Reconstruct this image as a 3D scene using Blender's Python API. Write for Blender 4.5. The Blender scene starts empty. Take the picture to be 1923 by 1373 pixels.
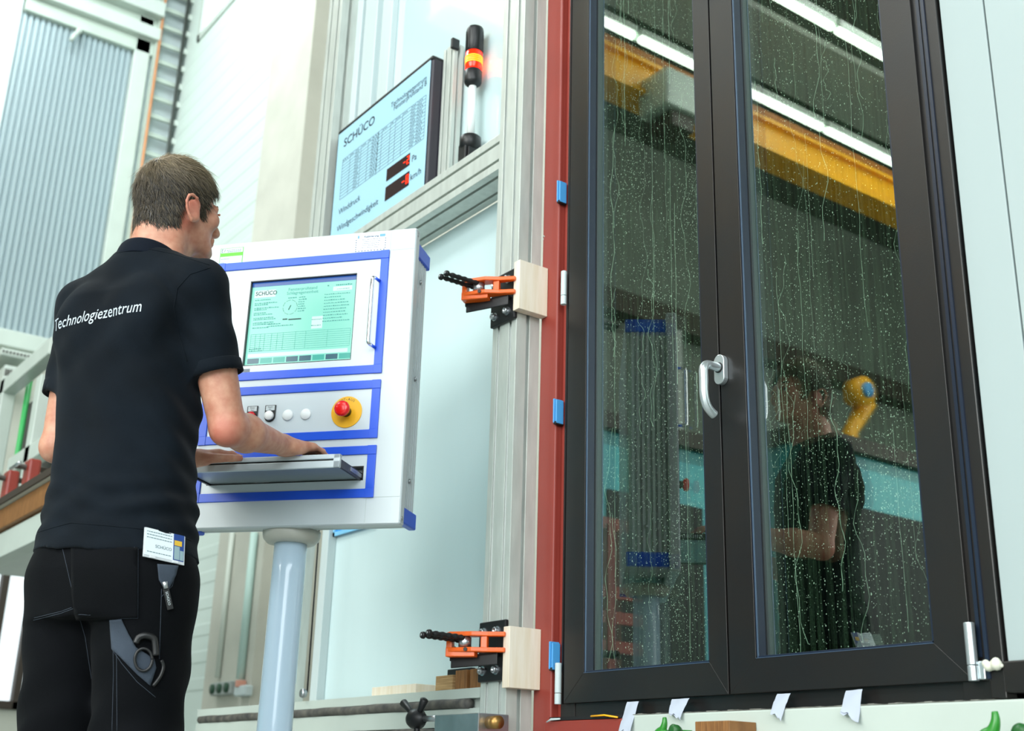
import bpy, bmesh, math, random
import numpy as np
from mathutils import Vector, Matrix
from mathutils.bvhtree import BVHTree

SC = bpy.context.scene
COL = SC.collection
rnd = random.Random(7)
DEBUG_MAN = False

# ------------------------------------------------------------------ camera, world, lights, exposure
CAM_H = 0.40
RX = Vector((0.5927, 0.8050, 0.0273)); UY = Vector((0.2491, -0.2157, 0.9442)); FW = Vector((-0.7660, 0.5528, 0.3282))
cam_data = bpy.data.cameras.new('camera'); cam = bpy.data.objects.new('camera', cam_data); COL.objects.link(cam)
cam.matrix_world = Matrix(((RX.x, UY.x, -FW.x, 0), (RX.y, UY.y, -FW.y, 0), (RX.z, UY.z, -FW.z, CAM_H), (0, 0, 0, 1)))
cam_data.sensor_width = 36.0; cam_data.sensor_fit = 'HORIZONTAL'
cam_data.lens = 2272.0 / 1923.0 * 36.0
cam_data.clip_start = 0.05; cam_data.clip_end = 200
cam_data.dof.use_dof = True; cam_data.dof.focus_distance = 2.80; cam_data.dof.aperture_fstop = 4.5
SC.camera = cam

world = bpy.data.worlds.new('world'); SC.world = world; world.use_nodes = True
world.node_tree.nodes['Background'].inputs[0].default_value = (0.80, 0.93, 1.0, 1)
world.node_tree.nodes['Background'].inputs[1].default_value = 3.0

SC.view_settings.view_transform = 'Standard'; SC.view_settings.look = 'None'
SC.view_settings.gamma = 1.0; SC.view_settings.use_curve_mapping = False
SC.view_settings.exposure = -0.70

def area(name, loc, aim, sx, sy, power, col=(1, 1, 1)):
    l = bpy.data.lights.new(name, 'AREA'); l.shape = 'RECTANGLE'; l.size = sx; l.size_y = sy
    l.energy = power; l.color = col
    o = bpy.data.objects.new(name, l); COL.objects.link(o); o.location = loc
    o.rotation_euler = (Vector(aim) - Vector(loc)).to_track_quat('-Z', 'Y').to_euler()
    return o
# added area fills out of view; walls and ceiling have no openings there
area('side_fill', (8.8, -3.5, 4.6), (-3, -0.5, 1.8), 11, 6.5, 2300, (0.88, 0.96, 1.0))  # added fill from the side, for faces turned to the camera
area('back_fill', (0.5, -14.2, 5.0), (-2.5, 2, 1.8), 12, 6.5, 4200, (0.96, 1.0, 0.97))  # added fill from behind, to brighten the rig panels
area('overhead_fill_near', (0.5, -3.5, 8.9), (-1.0, -2.5, 0), 5, 11, 1300, (0.92, 0.98, 1.0))  # added overhead fill, no source in the ceiling
area('overhead_fill_crane', (-5.6, -6.0, 8.85), (-6.9, -6.0, 3), 2.0, 9, 1500, (0.95, 0.98, 0.95))  # added to brighten the crane girder, outside the mirrored view
area('overhead_fill_far', (-8.8, 1.0, 8.9), (-9.6, 1.6, 0), 3, 4, 780, (0.90, 0.99, 1.0))  # added to brighten the far end of the hall

# ------------------------------------------------------------------ helpers
def lin(c):
    return c / 12.92 if c <= 0.04045 else ((c + 0.055) / 1.055) ** 2.4
def C(h):
    h = h.lstrip('#'); return tuple(lin(int(h[i:i + 2], 16) / 255) for i in (0, 2, 4))

def mat(name, col, rough=0.5, metal=0.0, spec=0.5, noise=0.0, nscale=8.0, bump=0.0, bscale=60.0, stretch=None,
        col2=None, emit=None, estr=0.0, coat=0.0, sub=0.0, sheen=0.0):
    if isinstance(col, str): col = C(col)
    if isinstance(col2, str): col2 = C(col2)
    m = bpy.data.materials.new(name); m.use_nodes = True
    nt = m.node_tree; N = nt.nodes; Lk = nt.links; b = N['Principled BSDF']
    b.inputs['Base Color'].default_value = (*col, 1); b.inputs['Roughness'].default_value = rough
    b.inputs['Metallic'].default_value = metal; b.inputs['Specular IOR Level'].default_value = spec
    b.inputs['Coat Weight'].default_value = coat; b.inputs['Sheen Weight'].default_value = sheen
    if sub: b.inputs['Subsurface Weight'].default_value = sub; b.inputs['Subsurface Radius'].default_value = (0.012, 0.005, 0.003); b.inputs['Subsurface Scale'].default_value = 1.0
    if emit: b.inputs['Emission Color'].default_value = (*(C(emit) if isinstance(emit, str) else emit), 1); b.inputs['Emission Strength'].default_value = estr
    tc = None
    def coords(k):
        nonlocal tc
        if tc is None: tc = N.new('ShaderNodeTexCoord')
        if stretch:
            mp = N.new('ShaderNodeMapping'); mp.inputs['Scale'].default_value = stretch
            Lk.new(tc.outputs['Object'], mp.inputs[0]); return mp.outputs[0]
        return tc.outputs['Object']
    if noise or col2:
        t = N.new('ShaderNodeTexNoise'); t.inputs['Scale'].default_value = nscale; t.inputs['Detail'].default_value = 5
        Lk.new(coords(0), t.inputs['Vector'])
        r = N.new('ShaderNodeValToRGB'); r.color_ramp.elements[0].position = 0.3; r.color_ramp.elements[1].position = 0.7
        c2 = col2 if col2 else tuple(max(0, c * (1 - noise)) for c in col)
        r.color_ramp.elements[0].color = (*c2, 1); r.color_ramp.elements[1].color = (*col, 1)
        Lk.new(t.outputs['Fac'], r.inputs[0]); Lk.new(r.outputs[0], b.inputs['Base Color'])
    if bump:
        t = N.new('ShaderNodeTexNoise'); t.inputs['Scale'].default_value = bscale; t.inputs['Detail'].default_value = 3
        Lk.new(coords(0), t.inputs['Vector'])
        bp = N.new('ShaderNodeBump'); bp.inputs['Strength'].default_value = bump; bp.inputs['Distance'].default_value = 0.002
        Lk.new(t.outputs['Fac'], bp.inputs['Height']); Lk.new(bp.outputs[0], b.inputs['Normal'])
    return m

ORG = {}
def org(p): return ORG.get(p.name, Vector((0, 0, 0))) if p else Vector((0, 0, 0))

class MB:
    """collects shapes, in a local frame M, into one mesh"""
    def __init__(s, M=None): s.v = []; s.f = []; s.M = M or Matrix.Identity(4)
    def add(s, vs, fs):
        b = len(s.v); s.v += [tuple(s.M @ Vector(v)) for v in vs]; s.f += [tuple(i + b for i in f) for f in fs]; return s
    def box(s, lo, hi):
        x0, y0, z0 = lo; x1, y1, z1 = hi
        return s.add([(x0, y0, z0), (x1, y0, z0), (x1, y1, z0), (x0, y1, z0), (x0, y0, z1), (x1, y0, z1), (x1, y1, z1), (x0, y1, z1)],
                     [(0, 3, 2, 1), (4, 5, 6, 7), (0, 1, 5, 4), (1, 2, 6, 5), (2, 3, 7, 6), (3, 0, 4, 7)])
    def obox(s, c, ax, ay, az, hx, hy, hz):
        c = Vector(c); ax = Vector(ax).normalized(); ay = Vector(ay).normalized(); az = Vector(az).normalized()
        vs = [c + ax * (i * hx) + ay * (j * hy) + az * (k * hz) for k in (-1, 1) for (i, j) in ((-1, -1), (1, -1), (1, 1), (-1, 1))]
        return s.add(vs, [(0, 3, 2, 1), (4, 5, 6, 7), (0, 1, 5, 4), (1, 2, 6, 5), (2, 3, 7, 6), (3, 0, 4, 7)])
    def cyl(s, a, b, r, n=20, r2=None, cap=True):
        a = Vector(a); b = Vector(b); r2 = r if r2 is None else r2
        d = (b - a).normalized(); e = d.orthogonal().normalized(); g = d.cross(e)
        vs = []
        for p, q in ((a, r), (b, r2)):
            for i in range(n):
                t = 2 * math.pi * i / n; vs.append(p + e * (math.cos(t) * q) + g * (math.sin(t) * q))
        fs = [(i, (i + 1) % n, n + (i + 1) % n, n + i) for i in range(n)]
        if cap: fs += [tuple(range(n - 1, -1, -1)), tuple(range(n, 2 * n))]
        return s.add(vs, fs)
    def tube(s, pts, r, n=10, cap=True):
        pts = [Vector(p) for p in pts]; rs = r if isinstance(r, (list, tuple)) else [r] * len(pts)
        d0 = (pts[1] - pts[0]).normalized(); e = d0.orthogonal().normalized(); vs = []; m = len(pts)
        for k, p in enumerate(pts):
            d = (pts[min(k + 1, m - 1)] - pts[max(k - 1, 0)]).normalized()
            e = (e - d * e.dot(d)).normalized(); g = d.cross(e)
            for i in range(n):
                t = 2 * math.pi * i / n; vs.append(p + (e * math.cos(t) + g * math.sin(t)) * rs[k])
        fs = [(k * n + i, k * n + (i + 1) % n, (k + 1) * n + (i + 1) % n, (k + 1) * n + i) for k in range(m - 1) for i in range(n)]
        if cap: fs += [tuple(range(n - 1, -1, -1)), tuple(range((m - 1) * n, m * n))]
        return s.add(vs, fs)
    def prism(s, poly, o, ax, ay, az, h):
        """poly in the (ax, ay) plane at o, extruded by h along az (ax x ay = az)"""
        o = Vector(o); ax = Vector(ax); ay = Vector(ay); az = Vector(az); n = len(poly)
        vs = [o + ax * p[0] + ay * p[1] for p in poly] + [o + ax * p[0] + ay * p[1] + az * h for p in poly]
        return s.add(vs, [tuple(range(n - 1, -1, -1)), tuple(range(n, 2 * n))] + [(i, (i + 1) % n, n + (i + 1) % n, n + i) for i in range(n)])
    def lathe(s, prof, o, axis, n=24):
        o = Vector(o); d = Vector(axis).normalized(); e = d.orthogonal().normalized(); g = d.cross(e)
        vs = []
        for (r, h) in prof:
            for i in range(n):
                t = 2 * math.pi * i / n; vs.append(o + d * h + (e * math.cos(t) + g * math.sin(t)) * max(r, 1e-5))
        m = len(prof)
        fs = [(k * n + i, k * n + (i + 1) % n, (k + 1) * n + (i + 1) % n, (k + 1) * n + i) for k in range(m - 1) for i in range(n)]
        fs += [tuple(range(n - 1, -1, -1)), tuple(range((m - 1) * n, m * n))]
        return s.add(vs, fs)
    def ball(s, c, r, n=12, m=8, sc=(1, 1, 1)):
        return s.lathe_scaled(c, r, n, m, sc)
    def lathe_scaled(s, c, r, n, m, sc):
        vs = []
        for k in range(m + 1):
            ph = math.pi * k / m
            for i in range(n):
                t = 2 * math.pi * i / n
                vs.append((c[0] + r * sc[0] * math.sin(ph) * math.cos(t), c[1] + r * sc[1] * math.sin(ph) * math.sin(t), c[2] - r * sc[2] * math.cos(ph)))
        return s.add(vs, [(k * n + i, k * n + (i + 1) % n, (k + 1) * n + (i + 1) % n, (k + 1) * n + i) for k in range(m) for i in range(n)])
    def build(s, name, m, parent=None, smooth=False, bev=0.0, seg=2):
        return link(name, s.v, s.f, m, parent, smooth, bev, seg)

def link(name, verts, faces, m, parent=None, smooth=False, bev=0.0, seg=2):
    me = bpy.data.meshes.new(name)
    o = bpy.data.objects.new(name, me); COL.objects.link(o)
    if parent is None:
        V = np.array([tuple(v) for v in verts], dtype=float); lo = V.min(0); hi = V.max(0)
        c = np.array([(lo[0] + hi[0]) / 2, (lo[1] + hi[1]) / 2, lo[2]])
        verts = [tuple(v) for v in (V - c)]; o.location = tuple(c); ORG[o.name] = Vector(tuple(c))
    else:
        P_ = org(parent)
        o.parent = parent; o.location = -P_ if isinstance(parent.data, type(None)) else (0, 0, 0)
        if parent.data is not None:
            verts = [tuple(Vector(v) - P_) for v in verts]; ORG[o.name] = P_
        else: ORG[o.name] = Vector((0, 0, 0))
    me.from_pydata([tuple(v) for v in verts], [], faces); me.validate(); me.update()
    if m is not None: me.materials.append(m)
    if smooth:
        for p in me.polygons: p.use_smooth = True
    if bev:
        b = o.modifiers.new('bevel', 'BEVEL'); b.width = bev; b.segments = seg; b.limit_method = 'ANGLE'; b.angle_limit = math.radians(40)
    return o

def tag(o, label=None, cat=None, group=None, kind=None):
    if label: o['label'] = label
    if cat: o['category'] = cat
    if group: o['group'] = group
    if kind: o['kind'] = kind
    return o
def thing(name, loc, label, cat, group=None):
    o = bpy.data.objects.new(name, None); COL.objects.link(o); o.location = loc; o.empty_display_size = 0.1
    ORG[o.name] = Vector(loc); return tag(o, label, cat, group)
def struct(o): o['kind'] = 'structure'; return o
def dup(root, delta, label=None):
    r = root.copy(); COL.objects.link(r); r.location = Vector(root.location) + Vector(delta); r['label'] = label or root['label']
    ORG[r.name] = Vector(r.location)
    def rec(src, dst):
        for ch in list(src.children):
            c = ch.copy(); COL.objects.link(c); c.parent = dst; rec(ch, c)
    rec(root, r); return r

def ray(px, py): return RX * (px - 961.5) + UY * (686.5 - py) + FW * 2272.0
def at(px, py, X=None, Y=None, Z=None):
    """the point of the plane X= / Y= / Z= that stands at that place of the photograph"""
    r = ray(px, py); o = Vector((0, 0, CAM_H))
    t = X / r.x if X is not None else Y / r.y if Y is not None else (Z - CAM_H) / r.z
    return o + r * t

def text_mesh(body, size, xs=1.0, align='LEFT', bold=0.0, shear=0.0, spacing=1.0):
    cu = bpy.data.curves.new('t', 'FONT'); cu.body = body; cu.size = size; cu.align_x = align; cu.offset = bold; cu.shear = shear
    cu.resolution_u = 3; cu.space_character = spacing
    o = bpy.data.objects.new('t', cu); COL.objects.link(o)
    dg = bpy.context.evaluated_depsgraph_get(); dg.update()
    me = bpy.data.meshes.new_from_object(o.evaluated_get(dg))
    vs = [(v.co.x * xs, v.co.y) for v in me.vertices]; fs = [tuple(p.vertices) for p in me.polygons]
    bpy.data.objects.remove(o); bpy.data.meshes.remove(me); bpy.data.curves.remove(cu)
    return vs, fs
def add_text(mb, body, size, x, z, y=0.0, xs=1.0, align='LEFT', bold=0.0, rot=0.0, spacing=1.0):
    """flat print facing -y of the frame of mb, baseline at (x, z)"""
    vs, fs = text_mesh(body, size, xs, align, bold, 0, spacing)
    c, s = math.cos(rot), math.sin(rot)
    mb.add([(x + a * c - b * s, y, z + a * s + b * c) for a, b in vs], fs)

# ------------------------------------------------------------------ materials
M = {}
M['white_panel'] = mat('white_panel', '#cfe4e6', 0.18, noise=0.10, nscale=2.2, stretch=(1, 1, 0.25))
M['white_panel_matt'] = mat('white_panel_matt', '#c6d3d4', 0.35, noise=0.04, nscale=3)
M['white_steel'] = mat('white_steel', '#c2ccc4', 0.4, noise=0.08, nscale=5)
M['alu'] = mat('aluminium', '#cdd3cc', 0.36, metal=0.25, noise=0.16, nscale=14, stretch=(3, 3, 0.6), bump=0.12, bscale=90)
M['slot_shade'] = mat('slot_shadow', '#23261f', 0.7)  # dark fill that paints the shade inside the profile slots
M['steel'] = mat('steel', '#c2c6ca', 0.3, metal=0.9, noise=0.2, nscale=20)
M['chrome'] = mat('chrome', '#e8e8ea', 0.08, metal=1.0)
M['red_paint'] = mat('red_paint', '#92382e', 0.42, noise=0.12, nscale=6, bump=0.1, bscale=150, coat=0.1)
M['black_frame'] = mat('black_frame', '#17181a', 0.34, col2='#1f1b18', nscale=5, bump=0.05, bscale=300)  # brownish second tone paints in a faint warm reflection
M['black_reveal'] = mat('black_reveal', '#1b2638', 0.3)
M['rubber'] = mat('rubber', '#101214', 0.6)
M['black_metal'] = mat('black_metal', '#1c1c1e', 0.42, metal=0.2, noise=0.2, nscale=30)
M['orange'] = mat('orange_paint', '#f0630c', 0.35, noise=0.12, nscale=40, coat=0.2)
M['pale_wood'] = mat('pale_wood', '#efe6d6', 0.6, col2='#e2d3b8', nscale=5, stretch=(12, 12, 1.2))
M['ply'] = mat('ply_wood', '#caa878', 0.7, col2='#8f6c40', nscale=6, stretch=(2, 2, 60))
M['brown_wood'] = mat('brown_wood', '#9a6b3c', 0.6, col2='#6e4722', nscale=6, stretch=(40, 3, 3))
M['blue_clip'] = mat('blue_clip', '#4f9fdc', 0.4)
M['blue'] = mat('blue_plastic', '#1d58e0', 0.38, noise=0.05, nscale=10)
M['console_white'] = mat('console_white', '#ced8dc', 0.35, noise=0.03, nscale=4)
M['console_panel'] = mat('console_panel', '#cdd8de', 0.3)
M['console_grey'] = mat('console_grey', '#b9c4c4', 0.35)
M['ink'] = mat('ink', '#1d2b36', 0.6)
M['ink_screen'] = mat('ink_screen', '#4f9490', 0.6)
M['ink_soft'] = mat('ink_soft', '#3c6f74', 0.6)
M['black_plastic'] = mat('black_plastic', '#141517', 0.4)
M['concrete'] = mat('concrete', '#c9c9bd', 0.85, noise=0.14, nscale=3, bump=0.2, bscale=20)
M['concrete_grey'] = mat('concrete_grey', '#a9b0ac', 0.85, noise=0.14, nscale=3)
M['cladding'] = mat('cladding', '#c4d2d6', 0.4, metal=0.25, noise=0.05, nscale=1)
M['cladding_white'] = mat('cladding_white', '#cbd9d2', 0.5)
M['floor'] = mat('floor', '#9aa09c', 0.35, noise=0.2, nscale=2)
M['dark_ceiling'] = mat('dark_ceiling', '#5b6258', 0.8, noise=0.3, nscale=1.5)
M['hall_grey'] = mat('hall_grey', '#8d938f', 0.7, noise=0.15, nscale=1.5)
M['yellow'] = mat('yellow_paint', '#ffb60a', 0.4, noise=0.1, nscale=6)
M['dark_steel'] = mat('dark_steel', '#3a3028', 0.6)
M['teal'] = mat('teal_paint', '#2f9aa0', 0.4)
M['teal_pale'] = mat('teal_pale', '#4cc4cc', 0.4)
M['dark_window'] = mat('dark_window', '#0f1a1b', 0.6)
M['white_gloss'] = mat('white_gloss', '#cfe4e6', 0.10, coat=1.0)
M['wall_sheet'] = mat('wall_sheet', '#a9b7b7', 0.45, noise=0.04, nscale=2)
M['tube_light'] = mat('tube_light', '#ffffff', 0.4, emit='#f4fff4', estr=14)
M['chamber'] = mat('chamber', '#252e29', 0.7, noise=0.5, nscale=1.2)
M['signal_red'] = mat('signal_red', '#c01010', 0.25)
M['grey_green'] = mat('grey_green', '#b9c6bb', 0.45, noise=0.1, nscale=4)

# ------------------------------------------------------------------ the hall
def slab(name, lo, hi, m, bev=0.0): return struct(MB().box(lo, hi).build(name, m, None, bev=bev))
XE = -11.2; YW = 3.6
slab('floor', (-14, -15, -0.2), (9.5, 5.2, 0), M['floor'])
slab('ceiling', (-14, -15, 9.0), (9.5, 5.2, 9.2), M['dark_ceiling'])
slab('wall_back', (-14, -15, 0), (9.5, -14.8, 9), M['hall_grey'])
slab('wall_right', (9.3, -15, 0), (9.5, 5.2, 9), M['hall_grey'])
# end wall with a daylight window low down, built round the opening
def wall_with_hole(name, lo, hi, hole, axis, m):
    """box wall lo-hi with a rectangular hole (a0, a1, z0, z1) along axis 0 (x) or 1 (y)"""
    mb = MB(); a0, a1, z0, z1 = hole
    def bx(p0, p1, q0, q1):
        l = list(lo); h = list(hi); l[axis] = p0; h[axis] = p1; l[2] = q0; h[2] = q1; mb.box(l, h)
    bx(lo[axis], a0, lo[2], hi[2]); bx(a1, hi[axis], lo[2], hi[2]); bx(a0, a1, lo[2], z0); bx(a0, a1, z1, hi[2])
    return struct(mb.build(name, m))
slab('wall_end_far', (XE - 0.2, -15, 0), (XE, 1.2, 9), mat('hall_dark_grey', '#7d867c', 0.8, noise=0.2, nscale=1.2))
wall_with_hole('wall_end', (XE - 0.2, 1.2, 0), (XE, 5.2, 9), (2.2, 3.2, 0.9, 2.65), 1, M['concrete'])
wl = wall_with_hole('wall_left', (XE, YW, 0), (-8.5, YW + 0.15, 9), (-10.73, -9.25, 7.6, 8.75), 0, M['cladding_white'])
slab('wall_far', (-8.6, 4.4, 0), (9.5, 4.6, 9), M['concrete'])
slab('trim_1', (-8.5, 3.5, 0), (-7.7, 4.4, 9), M['concrete'])          # the concrete pillar
# ribs of the cladding on the left wall
mb = MB(); z = 1.0
while z < 7.5:
    mb.prism([(0, 0), (0.10, 0), (0.088, -0.004), (0.012, -0.004)], (XE + 0.02, YW, z), (0, 0, 1), (0, 1, 0), (1, 0, 0), 2.68); z += 0.2
cl = mb.build('cladding_rib', M['cladding_white'], wl); cl['kind'] = 'stuff'
# glazed openings: frames
w1 = MB()
for (a, b, c, d) in ((-10.73, -9.25, 7.6, 7.68), (-10.73, -9.25, 8.67, 8.75), (-10.73, -10.65, 7.6, 8.75), (-9.33, -9.25, 7.6, 8.75)): w1.box((a, YW - 0.02, c), (b, YW + 0.1, d))
w1 = struct(w1.build('window_1', M['white_steel'], bev=0.008))
struct_pane = mat('window_daylight', '#f4fbff', 0.1, emit='#eefaff', estr=1.6)
MB().box((-10.65, YW + 0.03, 7.68), (-9.33, YW + 0.05, 8.67)).build('pane', struct_pane, w1)
w2 = MB()
for y in (2.2, 2.46, 2.66, 2.90, 3.14): w2.box((XE - 0.12, y, 0.9), (XE + 0.03, y + 0.06, 2.65))
w2.box((XE - 0.12, 2.2, 0.9), (XE + 0.03, 3.2, 0.97)); w2.box((XE - 0.12, 2.2, 2.58), (XE + 0.03, 3.2, 2.65))
w2 = struct(w2.build('window_2', M['dark_steel'], bev=0.006))
MB().box((XE - 0.09, 2.22, 0.95), (XE - 0.07, 3.18, 2.6)).build('pane', struct_pane, w2)

# corrugated sheet door panel on the end wall
gate = thing('sectional_door', (XE, 2.5, 4.2), 'tall pale blue corrugated sheet door high on the end wall', 'door')
gate['kind'] = 'structure'; del gate['category']; gate.name = 'door_1'; ORG['door_1'] = Vector((XE, 2.5, 4.2))
y = 1.97; i = 0
M['sheet'] = mat('corrugated_sheet', '#a6b7bc', 0.32, metal=0.2, noise=0.05, nscale=1)
MB().box((XE, 1.95, 4.2), (XE + 0.02, 3.08, 7.5)).build('backing', M['sheet'], gate)
while y < 3.05:
    MB().prism([(0, 0), (0.052, 0), (0.040, 0.026), (0.012, 0.026)], (XE + 0.02, y, 4.2), (0, 1, 0), (1, 0, 0), (0, 0, 1), 3.3).build('rib', M['sheet'], gate)
    y += 0.058
mb = MB().box((XE, 1.86, 4.2), (XE + 0.05, 1.96, 9)); struct(mb.build('trim_2', M['white_panel_matt'], bev=0.006))
struct(MB().box((XE, 3.08, 2.9), (XE + 0.10, 3.24, 9)).build('trim_3', M['white_steel'], bev=0.01))
struct(MB().box((XE, 1.2, 4.04), (XE + 0.14, 3.24, 4.2)).build('trim_4', M['white_steel'], bev=0.01))
for k, (z0, z1, d, m) in enumerate(((7.5, 7.66, 0.10, 'grey_green'), (7.66, 7.80, 0.18, 'white_steel'), (7.80, 7.93, 0.10, 'grey_green'), (7.93, 8.1, 0.22, 'white_steel'))):
    struct(MB().box((XE, 1.97, z0), (XE + d, 3.30, z1)).build('trim_%d' % (5 + k), M[m], bev=0.01))
tag(MB().box((XE + 0.02, 2.02, 8.15), (XE + 0.05, 3.0, 8.9)).build('window_3', struct_pane), kind='structure')
hk = thing('door_latch', (XE + 0.1, 2.5, 7.2), 'small white hook hanging at the top edge of the corrugated door', 'hook')
MB().tube([at(148, 58, X=XE + 0.12), at(140, 66, X=XE + 0.14), at(133, 76, X=XE + 0.14)], 0.022, 8).build('hook', M['white_steel'], hk, True)
MB().cyl(at(150, 56, X=XE + 0.03), at(147, 60, X=XE + 0.14), 0.03, 12).build('pin', M['white_steel'], hk, True)

# cable ladder up the corner
lad = thing('cable_ladder', (XE + 0.12, 3.4, 1.0), 'tall vertical cable ladder with grey rungs in the hall corner', 'ladder')
M['cable_tan'] = mat('cable_tan', '#c98b5e', 0.6); M['cable_dark'] = mat('cable_dark', '#3e4440', 0.6)
MB().box((XE, 3.24, 1.0), (XE + 0.03, 3.6, 9)).build('backing', M['white_panel_matt'], lad)
MB().box((XE + 0.08, 3.27, 1.0), (XE + 0.14, 3.29, 9)).build('rail', M['grey_green'], lad)
MB().box((XE + 0.08, 3.555, 1.0), (XE + 0.14, 3.575, 9)).build('rail', M['cable_dark'], lad)
z = 1.2
while z < 8.9:
    MB().box((XE + 0.09, 3.29, z), (XE + 0.12, 3.555, z + 0.045)).build('rung', M['grey_green'], lad)
    MB().box((XE + 0.13, 3.565, z - 0.03), (XE + 0.17, 3.60, z + 0.03)).build('clip', M['white_steel'], lad)
    z += 0.215
MB().tube([(XE + 0.16, 3.305, 1.0), (XE + 0.16, 3.30, 9)], 0.014, 8).build('cable', M['cable_tan'], lad, True)
MB().tube([(XE + 0.16, 3.54, 1.0), (XE + 0.16, 3.545, 9)], 0.018, 8).build('cable', M['cable_dark'], lad, True)

# conduits and sockets on the pillar
def cond(px, py, px2, py2, r, Y=3.5):
    a = at(px, py, Y=Y - r); b = at(px2, py2, Y=Y - r); b.x = a.x; return MB().tube([a, b], r, 10)
tag(cond(478, 1000, 450, 1275, 0.028).build('conduit', M['teal_conduit'] if 'teal_conduit' in M else mat('conduit_pale', '#bcd8cf', 0.5), None, True),
    'pale green conduit ending at the small white outlet on the pillar', 'pipe', 'conduits on the concrete pillar')
tag(cond(437, 1000, 414, 1272, 0.02).build('conduit', mat('conduit_white', '#ccd3c8', 0.5), None, True),
    'thin pale conduit ending at the triple socket on the pillar', 'pipe', 'conduits on the concrete pillar')
s = thing('socket_outlet', at(412, 1303, Y=3.5), 'triple socket strip with dark green openings low on the pillar', 'socket')
p0 = at(395, 1283, Y=3.44); p1 = at(432, 1303, Y=3.44)
MB().box((p0.x, 3.44, p1.z), (p1.x, 3.5, p0.z)).build('housing', M['concrete_grey'], s, bev=0.008)
for k in range(3):
    cx = p0.x + (p1.x - p0.x) * (k + 0.5) / 3
    MB().cyl((cx, 3.445, (p0.z + p1.z) / 2), (cx, 3.425, (p0.z + p1.z) / 2), 0.033, 16).build('socket', mat('socket_green', '#234a34', 0.5), s, True)
s = thing('socket_outlet', at(450, 1306, Y=3.5), 'small white outlet box under the pale green conduit', 'socket')
p0 = at(440, 1288, Y=3.44); p1 = at(459, 1306, Y=3.44)
MB().box((p0.x, 3.44, p1.z), (p1.x, 3.5, p0.z)).build('housing', M['white_panel_matt'], s, bev=0.01)
MB().box((p0.x + 0.03, 3.43, p0.z - 0.01), (p0.x + 0.08, 3.49, p0.z + 0.035)).build('plug', mat('plug_pink', '#d99a86', 0.5), s, bev=0.006)

# left side: work table with timber edge, white steel stands, red clamps
wt = thing('work_table', (-5.6, 1.6, 0.0), 'long timber-edged work table at the far end of the hall', 'table')
a = at(0, 955, Y=1.35); b = at(92, 905, Y=1.35); zt = (a.z + b.z) / 2
MB().box((-8.0, 1.35, zt - 0.10), (b.x + 0.8, 1.42, zt)).build('edge_board', M['brown_wood'], wt, bev=0.004)
MB().box((-8.0, 1.33, zt), (b.x + 0.8, 2.06, zt + 0.035)).build('tabletop', M['white_steel'], wt)
MB().box((-8.0, 1.32, zt + 0.002), (b.x + 0.8, 1.3295, zt + 0.034)).build('edge_strip', M['dark_steel'], wt)
MB().box((-8.0, 1.37, zt - 0.23), (b.x + 0.8, 1.45, zt - 0.11)).build('stretcher', M['white_steel'], wt, bev=0.004)
for x in (-7.9, b.x + 0.5):
    MB().box((x, 1.40, 0), (x + 0.08, 1.48, zt - 0.02)).build('leg', M['white_steel'], wt)
for k, (px, py, m, lb) in enumerate(((22, 893, 'red_paint', 'dark red clamp on the work table nearest the hall end'), (62, 872, 'red_paint', 'dark red clamp on the work table beside the man'))):
    q = at(px, py, Y=1.5); t = thing('bench_clamp', (q.x, 1.5, zt + 0.035), lb, 'clamp', 'red clamps on the work table')
    MB().box((q.x - 0.05, 1.47, zt + 0.035), (q.x + 0.05, 1.53, q.z + 0.02)).build('body', M[m], t, bev=0.012)
    MB().cyl((q.x, 1.42, q.z - 0.02), (q.x, 1.58, q.z - 0.02), 0.014, 12).build('screw', M['dark_steel'], t, True)
    MB().cyl((q.x - 0.08, 1.42, q.z - 0.02), (q.x + 0.08, 1.42, q.z - 0.02), 0.009, 10).build('handle', M['steel'], t, True)
st = thing('steel_stand', (-6.6, 1.67, zt + 0.035), 'white steel portal stand with grey louvre boxes behind the work table', 'stand')
for (p, q) in (((12, 735), (78, 672)), ((38, 862), (100, 842))):
    a = at(*p, Y=1.67); b = at(*q, Y=1.67); zz = (a.z + b.z) / 2
    MB().box((a.x - 0.1, 1.63, zz - 0.05), (b.x + 0.3, 1.71, zz + 0.05)).build('crossbar', M['white_steel'], st, bev=0.006)
for px in (14, 82):
    a = at(px, 740, Y=1.67); MB().box((a.x - 0.05, 1.63, zt + 0.035), (a.x + 0.05, 1.71, a.z + 0.1)).build('post', M['white_steel'], st, bev=0.006)
for (x0, y0, x1, y1) in ((4, 652, 62, 678), (10, 684, 50, 722)):
    a = at(x0, y0, X=-10.6); b = at(x1, y1, X=-10.6)
    t = thing('wall_heater', (-10.6, (a.y + b.y) / 2, b.z), 'upper grey slatted heater box below the corrugated door' if y0 < 670 else 'lower grey slatted heater box below the corrugated door', 'heater', 'slatted boxes under the corrugated door')
    MB().box((-11.2, a.y, b.z), (-10.6, b.y, a.z)).build('casing', M['white_steel'], t, bev=0.01)
    n = 9
    for k in range(n):
        yy = a.y + (b.y - a.y) * (k + 0.3) / n
        MB().box((-10.6, yy, b.z + 0.04), (-10.585, yy + (b.y - a.y) / n * 0.45, a.z - 0.04)).build('slat', M['dark_steel'], t)
t = thing('control_cabinet', at(62, 880, Y=1.8), 'dark grey cabinet with a green cable standing behind the stand', 'cabinet')
a = at(50, 760, Y=1.8); b = at(92, 885, Y=1.8)
MB().box((a.x, 1.8, zt + 0.035), (b.x + 0.3, 2.05, a.z)).build('body', mat('cabinet_grey', '#4c4a48', 0.5), t, bev=0.01)
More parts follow.
